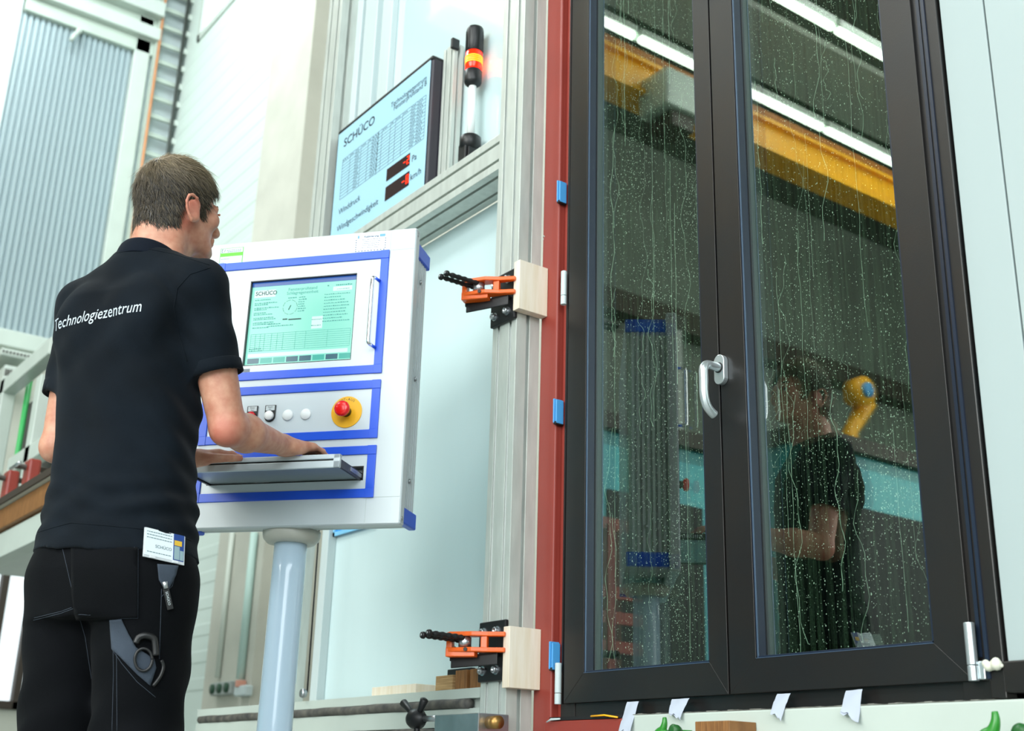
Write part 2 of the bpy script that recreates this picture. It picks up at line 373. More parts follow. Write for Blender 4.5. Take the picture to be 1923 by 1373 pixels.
MB().box((a.x + 0.04, 1.785, zt + 0.08), (b.x + 0.26, 1.8, a.z - 0.06)).build('door', mat('cabinet_grey_door', '#5a5755', 0.5), t, bev=0.004)
a = at(58, 705, Y=1.75); b = at(45, 885, Y=1.75)
tag(MB().tube([(a.x, 1.75, zt + 0.04), (a.x, 1.75, a.z)], 0.018, 8).build('hose', mat('cable_green', '#3fb060', 0.5), None, True), 'thin green hose hanging in front of the dark grey cabinet', 'hose')

# ------------------------------------------------------------------ what the window glass mirrors: the other half of the hall
def lamp_row(X, Z, lab, y0, y1, L=1.45, gap=0.06):
    y = y0
    while y < y1:
        t = thing('ceiling_light', (X, y + L / 2, Z), lab, 'ceiling light', 'fluorescent rows under the roof')
        MB().box((X - 0.06, y, Z + 0.03), (X + 0.06, y + L, Z + 0.10)).build('housing', M['white_steel'], t)
        MB().cyl((X, y + 0.02, Z), (X, y + L - 0.02, Z), 0.045, 10).build('tube', M['tube_light'], t, True)
        y += L + gap
lamp_row(-8.25, 8.0, 'bare fluorescent tube light in the mirrored row just above the yellow crane', -12.5, -1.2); lamp_row(-6.84, 8.0, 'bare fluorescent tube light in the mirrored row farther from the yellow crane', -12.5, -1.2)
cr = thing('overhead_crane', (-7.5, -7, 6.6), 'long yellow overhead crane girder with a grey hoist mirrored in the glass', 'crane')
MB().box((-7.72, -13, 6.72), (-7.5, -0.6, 7.02)).build('girder', M['yellow'], cr)
MB().box((-7.78, -13, 7.02), (-7.44, -0.6, 7.06)).build('flange', M['yellow'], cr)
MB().box((-7.78, -13, 6.68), (-7.44, -0.6, 6.72)).build('flange', M['yellow'], cr)
MB().box((-7.85, -13, 7.18), (-7.62, -0.6, 7.30)).build('rail', mat('crane_brown', '#a8640e', 0.5), cr)
MB().box((-7.55, -3.35, 6.45), (-7.15, -2.85, 6.85)).build('hoist', M['grey_green'], cr, bev=0.02)
MB().box((-7.5, -3.25, 6.28), (-7.2, -2.95, 6.45)).build('hoist_motor', M['dark_steel'], cr, bev=0.02)
struct(MB().box((XE, -15, 6.2), (XE + 0.3, 1.2, 6.5)).build('trim_9', M['dark_steel']))
def machine(x0, x1, y0, y1, h, label):
    t = thing('machining_centre', ((x0 + x1) / 2, (y0 + y1) / 2, 0), label, 'machine', 'teal machines mirrored in the glass')
    MB().box((x0, y0, 0), (x1, y1, h)).build('enclosure', M['teal'], t, bev=0.02)
    MB().box((x0 - 0.04, y0 - 0.04, h), (x1 + 0.06, y1 + 0.04, h + 0.12)).build('top_rail', M['dark_steel'], t)
    n = max(1, int((y1 - y0) / 1.1)); w = (y1 - y0) / n
    for k in range(n):
        a = y0 + k * w
        MB().box((x1, a + 0.06, 0.1), (x1 + 0.03, a + w - 0.06, h - 0.12)).build('door', M['teal_pale'], t, bev=0.006)
        MB().box((x1 + 0.03, a + 0.22, 0.9), (x1 + 0.045, a + w - 0.25, h - 0.45)).build('window', M['dark_window'], t)
    return t
machine(-8.2, -6.0, -5.2, -3.1, 3.0, 'teal machine enclosure with dark windows, the one nearer the man')
machine(-8.4, -6.4, -2.6, -1.2, 2.85, 'narrow teal machine enclosure nearer the hall end')
rb = thing('industrial_robot', (-8.5, -7.0, 0), 'orange-yellow industrial robot arm with a round blue joint cap mirrored in the glass', 'robot')
def mr(px, py, X):
    r = ray(px, py); t = X / r.x; return Vector((X, 4.0 - r.y * t, CAM_H + r.z * t))
a = mr(1600, 740, -8.5); b = mr(1595, 812, -8.5); c = mr(1625, 760, -8.5)
MB().tube([a, (a + c) / 2, c, (c + b) / 2, b, (b.x, b.y, b.z - 0.8)], [0.13, 0.12, 0.12, 0.1, 0.09, 0.14], 14).build('arm', M['yellow'], rb, True)
MB().cyl(a + Vector((0, 0, 0)), a + Vector((0.2, 0, 0)), 0.17, 18).build('shoulder', M['yellow'], rb, True)
MB().cyl(a + Vector((0.2, 0, 0)), a + Vector((0.24, 0, 0)), 0.09, 18).build('cap', M['blue_clip'], rb, True)
MB().cyl((b.x, b.y, 0), (b.x, b.y, b.z - 0.6), 0.2, 18, 0.16).build('base', M['orange'], rb, True)
ca = mr(1238, 470, XE + 0.3); cb_ = mr(1278, 470, XE + 0.3)
struct(MB().box((XE, min(ca.y, cb_.y), 0), (XE + 0.3, max(ca.y, cb_.y), 6.2)).build('trim_10', M['white_steel'], bev=0.01))
struct(MB().box((-8.95, -14.8, 8.90), (-7.95, 1.2, 8.99)).build('trim_11', mat('roof_panel', '#b9beb2', 0.8)))
rr = thing('red_rack', (-6.6, -1.0, 0), 'red steel rack with rungs mirrored low in the narrow pane', 'rack')
a = mr(1143, 985, -5.5); b = mr(1138, 1250, -5.5)
MB().box((-5.53, a.y - 0.03, 0), (-5.47, a.y + 0.03, a.z)).build('post', M['red_paint'], rr)
MB().box((-5.53, a.y + 0.37, 0), (-5.47, a.y + 0.43, a.z - 0.3)).build('post', M['red_paint'], rr)
for py in (985, 1113, 1160, 1215):
    q = mr(1150, py, -5.5); MB().box((-5.52, a.y - 0.28, q.z - 0.035), (-5.48, a.y + 0.37, q.z + 0.035)).build('rung', M['red_paint'], rr)

# ------------------------------------------------------------------ the test rig: slotted aluminium profiles
def slot_poly(w, d, nf, ns, sw=0.0115, sd=0.016, lip=0.004, back=True):
    """cross-section w (x) by d (y, into), with nf T-slots in the front and back faces and ns in each side"""
    def side(n, L):
        pts = []
        for k in range(n):
            c = L * (k + 0.5) / n
            pts += [(c - sw / 2, 0), (c - sw / 2, lip), (c - sw * 1.1, lip + 0.002), (c - sw * 0.5, sd), (c + sw * 0.5, sd), (c + sw * 1.1, lip + 0.002), (c + sw / 2, lip), (c + sw / 2, 0)]
        return pts
    out = []
    f = side(nf, w); out += [(0, 0)] + [(a, b) for a, b in f]
    r = side(ns, d); out += [(w, 0)] + [(w - b, a) for a, b in r]
    bk = side(nf if back else 0, w); out += [(w, d)] + [(w - a, d - b) for a, b in bk]
    l = side(ns, d); out += [(0, d)] + [(b, d - a) for a, b in l]
    return out
def post_profile(mb, x, y, z0, z1, w, d, nf, ns, **k):
    mb.prism(slot_poly(w, d, nf, ns, **k), (x, y, z0), (1, 0, 0), (0, 1, 0), (0, 0, 1), z1 - z0)
def beam_profile(mb, x0, x1, y, z0, h, d, nf, ns, **k):
    # poly plane (z, y): z cross y = -x, so extrude towards -x from x1
    mb.prism(slot_poly(h, d, nf, ns, **k), (x1, y, z0), (0, 0, 1), (0, 1, 0), (-1, 0, 0), x1 - x0)

PX0, PX1, PY0, PY1 = -2.705, -2.590, 1.880, 1.963
rp = thing('rig_post', ((PX0 + PX1) / 2, 1.92, 0), 'tall slotted aluminium post of the test rig beside the red steel post', 'post')
mb = MB(); post_profile(mb, PX0, PY0, 0, 3.6, PX1 - PX0, PY1 - PY0, 2, 1); mb.build('profile', M['alu'], rp, bev=0.0012)
mb = MB(); mb.box((PX0 + 0.016, PY0 + 0.016, 0), (PX1 - 0.016, PY1 - 0.016, 3.59)); mb.build('slot_shade_core', M['slot_shade'], rp)
MB().box((PX0 - 0.004, 1.945, 0.655), (PX0, 1.962, 3.5)).build('cover_strip', M['grey_green'], rp)
lp = thing('rig_post', (-3.96, 1.95, 0), 'far slotted aluminium post of the test rig beyond the console', 'post')
mb = MB(); post_profile(mb, -4.02, 1.89, 0, 3.9, 0.12, 0.08, 2, 1, sw=0.012, sd=0.016); mb.build('profile', M['alu'], lp, bev=0.0012)
mb = MB(); mb.box((-4.0, 1.91, 0), (-3.92, 1.95, 3.85)); mb.build('slot_shade_core', M['slot_shade'], lp)
hb = thing('rig_beam', (-3.3, 1.95, 2.185), 'horizontal slotted aluminium beam carrying the display board', 'beam')
mb = MB(); beam_profile(mb, -3.9, PX0, 1.888, 2.187, 0.122, 0.122, 2, 2, sw=0.010, sd=0.016); mb.build('profile', M['alu'], hb, bev=0.0012)
mb = MB(); mb.box((-3.9, 1.905, 2.204), (PX0 - 0.001, 1.99, 2.29)); mb.build('slot_shade_core', M['slot_shade'], hb)
BZ = 2.309
sp = thing('rig_upright', (-3.06, 1.96, BZ), 'short slotted aluminium upright standing between the display board and the signal lamp', 'post')
a = at(838, 90, Y=1.975); b = at(865, 90, Y=1.975)
mb = MB(); post_profile(mb, -3.164, 1.945, BZ, 2.865, b.x + 0.008 + 3.164, 0.04, 2, 1, sw=0.008, sd=0.010); mb.build('profile', M['alu'], sp, bev=0.001)
MB().box((-3.155, 1.956, BZ), (b.x - 0.002, 1.975, 2.862)).build('slot_shade_core', M['slot_shade'], sp)
MB().box((b.x + 0.004, 1.93, 2.835), (b.x + 0.018, 1.96, 2.875)).build('cap', M['black_plastic'], sp, bev=0.002)

# lower beam with dark rubber strips in its slots
lb = thing('rig_beam', (-3.65, 1.95, 0.45), 'low pale beam with long dark rubber strips, carrying the wooden offcuts', 'beam')
X0 = -4.60; X1 = PX0 - 0.002
mb = MB()
for (z0, z1, y0) in ((0.618, 0.644, 1.88), (0.592, 0.618, 1.90), (0.545, 0.592, 1.88), (0.512, 0.545, 1.90), (0.44, 0.512, 1.88)):
    mb.box((X0, y0, z0), (X1, 1.985, z1))
mb.build('body', M['white_steel'], lb)
for z0, z1, xx in ((0.594, 0.617, X1 - 0.045), (0.515, 0.543, -2.90)):
    mb = MB(); pts = []; n = 40
    for k in range(n + 1):
        x = X0 + 0.03 + (xx - X0 - 0.03) * k / n
        pts.append((x, 1.883 + 0.002 * math.sin(k * 1.7), (z0 + z1) / 2 + 0.0015 * math.sin(k * 0.9)))
    mb.tube(pts, (z1 - z0) / 2 + 0.002, 10); mb.build('rubber_strip', mat('worn_rubber', '#3a3a3a', 0.7, noise=0.6, nscale=30, col2='#6a665e'), lb, True)

# panels behind the rig
upper = MB().box((-3.89, 1.995, BZ), (PX0 + 0.01, 2.02, 3.75)); upper = upper.build('backing_panel', M['white_gloss'], None, bev=0.002)
tag(upper, 'upper white panel behind the display board and signal lamp', 'panel', 'white panels of the test rig')
lower = MB().box((-3.90, 2.018, 0.644), (PX0 + 0.01, 2.04, 2.19)).build('backing_panel', M['white_panel'], None, bev=0.002)
tag(lower, 'large lower white panel behind the control console', 'panel', 'white panels of the test rig')
for (px0, px1, lb_) in ((650, 672, 'white upright rib nearest the far rig post'), (690, 712, 'white upright rib second from the far rig post'), (722, 740, 'white upright rib above the display board, farthest from the far post')):
    a = at(px0, 0, Y=1.97); b = at(px1, 0, Y=1.97); a.x = max(a.x, -3.86)
    tag(MB().box((a.x, 1.965, BZ), (b.x, 1.995, 3.72)).build('panel_rib', M['white_panel_matt'], None, bev=0.004), lb_, 'rib', 'white ribs on the upper panel')
tag(MB().box((-3.885, 1.985, 0.644), (-3.835, 2.018, 2.185)).build('panel_edge_profile', M['white_panel_matt'], None, bev=0.003), 'slim white profile along the far edge of the lower panel', 'profile')
ct = thing('hanging_cable', at(575, 1305, Y=1.87), 'thin dark cable with a round grey weight beside the console post', 'cable')
a = at(598, 1005, Y=1.875); b = at(577, 1300, Y=1.875)
MB().tube([(a.x, 1.878, 2.15), (a.x, 1.876, a.z), (b.x, 1.875, b.z)], 0.0028, 8).build('cord', M['rubber'], ct, True)
MB().lathe([(0.002, -0.008), (0.013, -0.008), (0.015, 0), (0.013, 0.008), (0.002, 0.008)], (b.x - 0.002, 1.862, b.z - 0.004), (0, 1, 0), 18).build('weight', M['steel'], ct, True)
# blue framed sign under the console
bs = thing('blue_sign', (-3.7, 2.0, 1.22), 'bright blue framed board on the lower panel, half hidden behind the console', 'sign')
MB().box((-3.825, 2.006, 1.23), (-3.56, 2.018, 1.52)).build('board', mat('sign_blue', '#2f93dd', 0.4), bs, bev=0.003)
mb = MB(); mb.box((-3.833, 2.0, 1.222), (-3.55, 2.006, 1.236)); mb.box((-3.833, 2.0, 1.515), (-3.55, 2.006, 1.53)); mb.box((-3.833, 2.0, 1.222), (-3.82, 2.006, 1.53)); mb.box((-3.562, 2.0, 1.222), (-3.55, 2.006, 1.53))
mb.build('rim', mat('sign_rim', '#7fc4ea', 0.4), bs)

# red steel frame
rf = thing('red_steel_post', (-2.54, 2.0, 0), 'dark red painted steel post and sill around the window opening', 'steel frame')
MB().box((PX1 + 0.001, 1.966, 0), (-2.513, 2.2, 3.6)).build('post', M['red_paint'], rf, bev=0.006, seg=3)
MB().box((-2.5128, 1.988, 0.56), (-2.498, 2.2, 3.6)).build('lip', M['red_paint'], rf, bev=0.004, seg=3)
MB().box((-2.5128, 1.945, 0.30), (-2.215, 2.2, 0.557)).build('sill', M['red_paint'], rf, bev=0.004)
MB().tube([(-2.583 + 0.004 * math.cos(t / 6 * 5), 1.9655, 1.93 + 0.006 * math.sin(t / 6 * 5)) for t in range(7)], 0.0012, 6).build('paint_scratch', M['white_steel'], rf, True)

# ------------------------------------------------------------------ the display board
db = thing('display_board', (-3.51, 1.95, BZ), 'large tilted-looking light blue display board with red digits and a printed table, on the beam', 'display')
db['label'] = 'light blue wind display board with red digits and a printed table, on the beam'
DX0, DX1, DY0, DY1, DZ1 = -3.86, -3.170, 1.903, 1.978, 2.832
M['dark_housing'] = mat('dark_housing', '#33313a', 0.4, noise=0.1)
MB().box((DX0, DY0 + 0.004, BZ), (DX1, 1.962, DZ1)).build('housing', M['dark_housing'], db, bev=0.010, seg=3)
mb = MB()
mb.box((DX0, DY0, DZ1 - 0.012), (DX1, 1.962, DZ1 + 0.004)); mb.box((DX0, DY0, BZ), (DX1, 1.962, BZ + 0.010))
mb.box((DX0 - 0.003, DY0, BZ), (DX0 + 0.010, 1.962, DZ1)); mb.build('edge_trim', M['black_plastic'], db, bev=0.004)
DM = Matrix.Translation((DX0, DY0 - 0.002, BZ))
W_, H_ = DX1 - DX0, DZ1 - BZ
MB(DM).box((0.008, 0, 0.010), (W_ - 0.010, 0.005, H_ - 0.013)).build('face_plate', mat('display_face', '#a8d3e6', 0.3), db, bev=0.004, seg=3)
def onface(px, py):
    q = at(px, py, Y=DY0 - 0.002); return q.x - DX0, q.z - BZ
F2 = lambda x, y: onface(620 + x / 3.612, 80 + y / 3.612)
def line(nm, *a, **k):
    ink = MB(DM); add_text(ink, *a, **k); ink.build(nm, M['ink'], db)
x, z = F2(92, 712); x2, z2 = F2(278, 570)
line('logo', 'SCHÜCO', 0.052, x, z, -0.0008, xs=(x2 - x) / 0.19, bold=0.0006)
x, z = F2(657, 250); line('lettering', 'Technologiezentrum', 0.031, x, z, -0.0008, align='RIGHT', xs=0.95)
x, z = F2(657, 286); line('lettering', 'Fensterprüfstand B', 0.031, x, z, -0.0008, align='RIGHT', xs=0.95)
x, z = F2(58, 1172); line('lettering', 'Winddruck', 0.036, x, z, -0.0008)
x, z = F2(46, 1288); line('lettering', 'Windgeschwindigkeit', 0.036, x, z, -0.0008)
x, z = F2(553, 812); line('lettering', 'Pa', 0.036, x, z, -0.0008)
x, z = F2(543, 938); line('lettering', 'km/h', 0.036, x, z, -0.0008)
# printed table
x0, z1 = F2(88, 770 + 20); xr, zr = F2(652, 360); xb, zb = F2(65, 1075)
z1 = (z1 + zr) / 2; xr = (xr + F2(637, 640)[0]) / 2; x0 = (x0 + xb) / 2; z0 = (zb + F2(637, 640)[1]) / 2
tb = MB(DM); nr = 13; t = 0.0006
for k in range(nr + 1):
    zz = z0 + (z1 - z0) * k / nr; tb.box((x0, -0.0006, zz - t), (xr, -0.0001, zz + t))
cols = [0, 0.10, 0.17, 0.24, 0.33, 0.38, 0.50, 0.60, 0.66, 0.74, 0.84, 0.91, 1.0]
for cfr in cols:
    xx = x0 + (xr - x0) * cfr; tb.box((xx - t, -0.0006, z0), (xx + t, -0.0001, z1))
xx = x0 + (xr - x0) * 0.455; tb.box((xx - 0.0016, -0.0006, z0 - 0.004), (xx + 0.0016, -0.0001, z1))
for r in range(nr):
    for c, cfr in enumerate(cols[:-1]):
        if (c in (2, 5, 10, 11)) or r == nr - 1:
            xx = x0 + (xr - x0) * cfr + 0.006; ww = (xr - x0) * (cols[c + 1] - cfr) * (0.45 + 0.3 * ((r * 7 + c * 3) % 5) / 5); zz = z0 + (z1 - z0) * (r + 0.35) / nr
            for q in range(3): tb.box((xx + q * ww / 3, -0.0006, zz), (xx + q * ww / 3 + ww / 6, -0.0001, zz + 0.0045))
tb.build('printed_table', M['ink'], db)['kind'] = 'stuff'
# the two digit windows with seven-segment digits
M['seg'] = mat('red_segment', '#ff3a10', 0.4, emit='#ff2a06', estr=3.0)
def seg7(mb, x, z, h, segs, w=0.5, t=0.12):
    W2 = h * w; T = h * t
    S = {'a': (0, h - T, W2, h), 'd': (0, 0, W2, T), 'g': (0, h / 2 - T / 2, W2, h / 2 + T / 2), 'f': (0, h / 2, T, h), 'e': (0, 0, T, h / 2), 'b': (W2 - T, h / 2, W2, h), 'c': (W2 - T, 0, W2, h / 2)}
    for s_ in segs:
        a, b, c, d = S[s_]; e = T * 0.18
        mb.box((x + a + e, -0.003, z + b + e), (x + c - e, -0.0015, z + d - e))
for (c1, c2, c3, dig, segs) in (((386, 870), (545, 738), (383, 950), '2', 'abged'), ((378, 985), (540, 868), (373, 1078), '8', 'abcdefg')):
    xa, za = F2(*c1); xb, zb = F2(*c2); xc, zc = F2(*c3)
    x0 = (xa + xc) / 2; x1 = xb; z1 = (za + zb) / 2; z0 = z1 - (za - zc) * 1.0
    dw = MB(DM).box((x0, -0.0015, z0), (x1, 0.001, z1)).build('digit_window', mat('digit_window', '#2a1216', 0.12), db)
    sg = MB(DM); h = (z1 - z0) * 0.62; zz = z0 + (z1 - z0) * 0.19
    seg7(sg, x1 - h * 0.56, zz, h, segs); seg7(sg, x1 - h * 1.35, zz, h, 'g')
    sg.build('digit', M['seg'], dw)
MB().box((DX1, 1.965, 2.66), (DX1 + 0.0055, 1.985, 2.685)).build('mounting_bracket', M['white_steel'], db, bev=0.002)

# ------------------------------------------------------------------ the signal lamp
LX, LY = -2.972, 1.948
sl = thing('signal_lamp', (LX, LY, BZ), 'signal lamp with a glowing red and orange lens and black cap on a white pole', 'lamp')
MB().box((LX - 0.03, LY - 0.028, BZ), (LX + 0.014, LY - 0.012, BZ + 0.095)).build('bracket', M['black_plastic'], sl, bev=0.004)
mb = MB()
for s_ in (-1, 1): mb.box((LX - 0.002 + s_ * 0.018, LY - 0.02, BZ), (LX + 0.006 + s_ * 0.018, LY + 0.02, BZ + 0.075))
mb.cyl((LX - 0.024, LY, BZ + 0.05), (LX + 0.03, LY, BZ + 0.05), 0.010, 12); mb.build('pivot', M['black_plastic'], sl, bev=0.002)
MB().lathe([(0.02, 0.07), (0.028, 0.078), (0.036, 0.085), (0.036, 0.118), (0.030, 0.124), (0.014, 0.126)], (LX, LY, BZ), (0, 0, 1)).build('foot', M['black_plastic'], sl, True)
MB().cyl((LX, LY, BZ + 0.12), (LX, LY, 2.66), 0.0135, 20).build('pole', mat('white_tube', '#eef2f0', 0.25, coat=0.3), sl, True)
MB().lathe([(0.014, 2.625), (0.028, 2.637), (0.030, 2.645), (0.030, 2.683), (0.026, 2.688)], (LX, LY, 0), (0, 0, 1)).build('lamp_base', M['black_plastic'], sl, True)
M['lens'] = mat('red_lens', '#ff2a08', 0.15, emit='#ff1a05', estr=3.2)
ln = MB().lathe([(0.026, 2.686), (0.029, 2.69), (0.029, 2.755), (0.026, 2.758)], (LX, LY, 0), (0, 0, 1), 28).build('lens', M['lens'], sl, True)
mb = MB()
for k in range(4):
    z = 2.710 + k * 0.0075
    mb.lathe([(0.0288, z), (0.0305, z + 0.001), (0.0305, z + 0.0045), (0.0288, z + 0.0055)], (LX, LY, 0), (0, 0, 1), 28)
mb.build('fresnel_ring', mat('lens_orange', '#ff9020', 0.2, emit='#ff8a10', estr=4.0), ln, True)
mb = MB().lathe([(0.026, 2.757), (0.030, 2.760), (0.030, 2.845), (0.028, 2.853), (0.002, 2.857)], (LX, LY, 0), (0, 0, 1), 28)
cp = mb.build('cap', M['black_plastic'], sl, True)
mb = MB()
for k in range(10):
    t = 2 * math.pi * k / 10; mb.obox((LX + 0.0305 * math.cos(t), LY + 0.0305 * math.sin(t), 2.80), (math.cos(t), math.sin(t), 0), (-math.sin(t), math.cos(t), 0), (0, 0, 1), 0.0012, 0.002, 0.036)
mb.build('fin', M['black_plastic'], cp)

# ------------------------------------------------------------------ toggle clamps pressing wooden blocks
def make_clamp(zc, lab, zlo, zhi):
    """the upper clamp; prongs of the orange fork end on the edge of the wooden block"""
    t = thing('fork_clamp', (-2.65, 1.87, zlo), lab, 'clamp', 'orange clamps on the slotted post')
    MB().box((-2.703, 1.868, zlo), (-2.585, 1.880, zhi)).build('base_plate', M['black_metal'], t, bev=0.003)
    for zz in (zlo + 0.028, zhi - 0.028):
        for xx in (-2.678, -2.617):
            bo = MB().cyl((xx, 1.8685, zz), (xx, 1.865, zz), 0.0125, 20).build('washer', M['steel'], t)
            MB().lathe([(0.009, 0), (0.0095, 0.009), (0.0085, 0.011), (0.0048, 0.011), (0.0045, 0.004), (0.001, 0.004)], (xx, 1.8652, zz), (0, -1, 0), 18).build('bolt', M['steel'], t, True)
    # black angle arm under the fork
    A = Vector((-2.60, 1.862, zc - 0.030)); B = Vector((-2.715, 1.795, zc - 0.038))
    d = (B - A).normalized(); up = Vector((0, 0, 1)); nn = d.cross(up).normalized()
    mb = MB(); mb.obox((A + B) / 2, d, nn, up, (B - A).length / 2, 0.010, 0.005)
    mb.obox((A + B) / 2 + Vector((0, 0, -0.012)) - nn * 0.008, d, nn, up, (B - A).length / 2, 0.003, 0.014)
    mb.obox(B + Vector((0, 0, 0.012)), nn, d, up, 0.013, 0.003, 0.020)
    mb.build('angle_arm', M['black_metal'], t, bev=0.002)
    # the orange fork: two plates, a cross web, joined at the far end
    out = Vector((-0.62, -0.46, 0)); L = 0.165
    T0 = Vector((-2.575, 1.863, zc)); dx = Vector((-0.80, -0.60, 0)).normalized(); dn = Vector((0.60, -0.80, 0))
    mb = MB()
    prof = [(0.0, -0.007), (0.045, -0.011), (0.085, -0.016), (0.150, -0.015), (0.162, 0.0), (0.150, 0.016), (0.085, 0.024), (0.045, 0.012), (0.0, 0.007)]
    for s_, h in ((1, 0.0135), (-1, 0.0135)):
        # plates splayed a little at the middle
        zz = zc + s_ * 0.020 - (0.006 if dx.cross(dn).z > 0 else -0.006)
        mb.prism(prof, T0 + Vector((0, 0, zz - zc)), dx, dn, Vector((0, 0, 1)) * (1 if dx.cross(dn).z > 0 else -1), 0.012)
    mb.obox(T0 + dx * 0.056, dx, dn, (0, 0, 1), 0.009, 0.009, 0.020)
    mb.obox(T0 + dx * 0.150, dx, dn, (0, 0, 1), 0.008, 0.012, 0.020)
    # side cheek, deep towards the far end
    mb.obox(T0 + dx * 0.118 + dn * 0.0 + Vector((0, 0, -0.026)), dx, dn, (0, 0, 1), 0.040, 0.015, 0.012)
    mb.build('fork', M['orange'], t, bev=0.0025, seg=2)
    MB().cyl(T0 + dx * 0.100 + Vector((0, 0, -0.020)) + dn * 0.010, T0 + dx * 0.100 + dn * 0.026 + Vector((0, 0, -0.020)), 0.0055, 6).build('pivot_bolt', M['black_metal'], t)
    # grey cam block between the plates
    MB().cyl(T0 + dx * 0.110 + Vector((0, 0, -0.012)), T0 + dx * 0.110 + Vector((0, 0, 0.012)), 0.017, 18).build('cam', M['steel'], t, True)
    # two knurled screws standing out
    for k, (off, L1) in enumerate(((0.128, 0.112), (0.100, 0.125))):
        S0 = T0 + dx * off + Vector((0, 0, 0.006 + 0.004 * k)); dd = Vector((-0.05, -1, 0.03)).normalized()
        pts = []; rs = []; n = 26
        for q in range(n + 1):
            f_ = q / n; pts.append(S0 + dd * (L1 * f_)); rs.append(0.0062 + (0.0016 if q % 4 < 2 else 0) - (0.002 if q > n - 4 and q < n - 2 else 0) + (0.0015 if q >= n - 2 else 0))
        sc = MB().tube(pts, rs, 14).build('clamp_screw', M['black_metal'], t, True)
        MB().cyl(pts[-1] + dd * 0.0002, pts[-1] + dd * 0.001, 0.0035, 12).build('socket', M['steel'], sc, True)
    return t
c1 = make_clamp(1.748, 'orange fork clamp on a black plate, the upper one at the console\'s height', 1.653, 1.808)
c1['label'] = 'orange fork clamp on a black plate holding the upper wooden block'
c2 = dup(c1, (0, 0, -0.998), 'orange fork clamp on a black plate holding the lower wooden block')
for nm, z0, z1, lab in (('w', 1.672, 1.822, 'pale wooden block held by the upper orange clamp'), ('w', 0.636, 0.790, 'pale wooden block held by the lower orange clamp')):
    tag(MB().box((-2.586, 1.864, z0), (-2.558, 1.9655, z1)).build('wooden_block', M['pale_wood'], None, bev=0.0012), lab, 'block', 'pale wooden clamping blocks')

# offcuts lying on the lower beam
def offcut(x0, x1, y0, y1, h, m, lab):
    tag(MB().box((x0, y0, 0.6442), (x1, y1, 0.6442 + h)).build('wood_offcut', m, None, bev=0.001), lab, 'block', 'wooden offcuts on the low beam')
offcut(-3.31, -3.06, 1.90, 1.975, 0.027, M['pale_wood'], 'flat pale wooden offcut at the far end of the row on the low beam')
offcut(-2.955, -2.87, 1.90, 1.965, 0.042, M['ply'], 'plywood offcut in front of the black block on the low beam')
offcut(-2.856, -2.80, 1.90, 1.96, 0.052, M['brown_wood'], 'brown upright offcut next to the plywood one on the low beam')
offcut(-2.785, -2.715, 1.90, 1.96, 0.052, M['brown_wood'], 'brown offcut nearest the slotted post on the low beam')
tag(MB().box((-3.0, 1.967, 0.6442), (-2.88, 1.984, 0.712)).build('black_block', M['black_plastic'], None, bev=0.002), 'small black block standing behind the plywood offcut', 'block')

# star knob and clamp block in front of the lower beam
kb = thing('star_knob', (-2.84, 1.80, 0.52), 'dark three-armed hand knob on a grey metal block at the low beam', 'knob')
a0 = at(783, 1350, Y=1.79); ax = Vector((0.85, -0.35, 0.0)).normalized()
H0 = Vector(a0)
MB().lathe([(0.003, -0.026), (0.020, -0.024), (0.026, -0.012), (0.026, 0.010), (0.017, 0.020), (0.012, 0.030)], H0, (1, 0.15, 0), 22).build('hub', M['black_metal'], kb, True)
for (px, py) in ((758, 1320), (797, 1314), (783, 1392)):
    e = at(px, py, Y=1.79); MB().tube([H0, H0 + (e - H0) * 0.5, e, e + (e - H0) * 0.06], [0.010, 0.0085, 0.0115, 0.006], 12).build('arm', M['black_metal'], kb, True)
b0 = at(828, 1343, Y=1.80); b1 = at(912, 1346, Y=1.80)
MB().cyl(H0 + Vector((0.02, 0.003, 0)), (b0.x, 1.81, H0.z), 0.008, 14).build('spindle', M['steel'], kb, True)
MB().box((b0.x - 0.006, 1.785, 0.48), (b1.x - 0.01, 1.879, b0.z)).build('block', M['steel'], kb, bev=0.002)
MB().cyl((b1.x - 0.012, 1.82, b0.z - 0.022), (b1.x + 0.030, 1.82, b0.z - 0.022), 0.016, 20).build('brass_bush', mat('brass', '#a8824a', 0.35, metal=0.8), kb, True)

# ------------------------------------------------------------------ the window under test
YS = 1.972       # face of the sashes
win = thing('casement_window', (-1.86, 2.0, 0.56), 'tall two-sash window with dark anthracite frame and wet glass', 'window')
ZT = 3.3
fr = MB()
fr.box((-2.497, 1.985, 0.566), (-2.44, 2.06, ZT)); fr.box((-1.33, 1.980, 0.566), (-1.262, 2.06, ZT)); fr.box((-2.497, 1.988, 0.566), (-1.232, 2.06, 0.640)); fr.box((-2.497, 1.985, ZT - 0.06), (-1.232, 2.06, ZT))
fr.box((-1.262, 1.960, 0.566), (-1.232, 2.06, ZT))
fr.build('outer_frame', M['black_frame'], win, bev=0.002)
MB().box((-1.2905, 1.9775, 0.64), (-1.283, 1.981, ZT)).build('gasket', M['black_reveal'], win)
MB().box((-1.2645, 1.956, 0.60), (-1.2575, 1.961, ZT)).build('gasket', M['black_reveal'], win)
MB().box((-1.232, 1.955, 0.575), (-0.4, 2.05, 0.628)).build('cill_profile', M['black_frame'], win, bev=0.003)

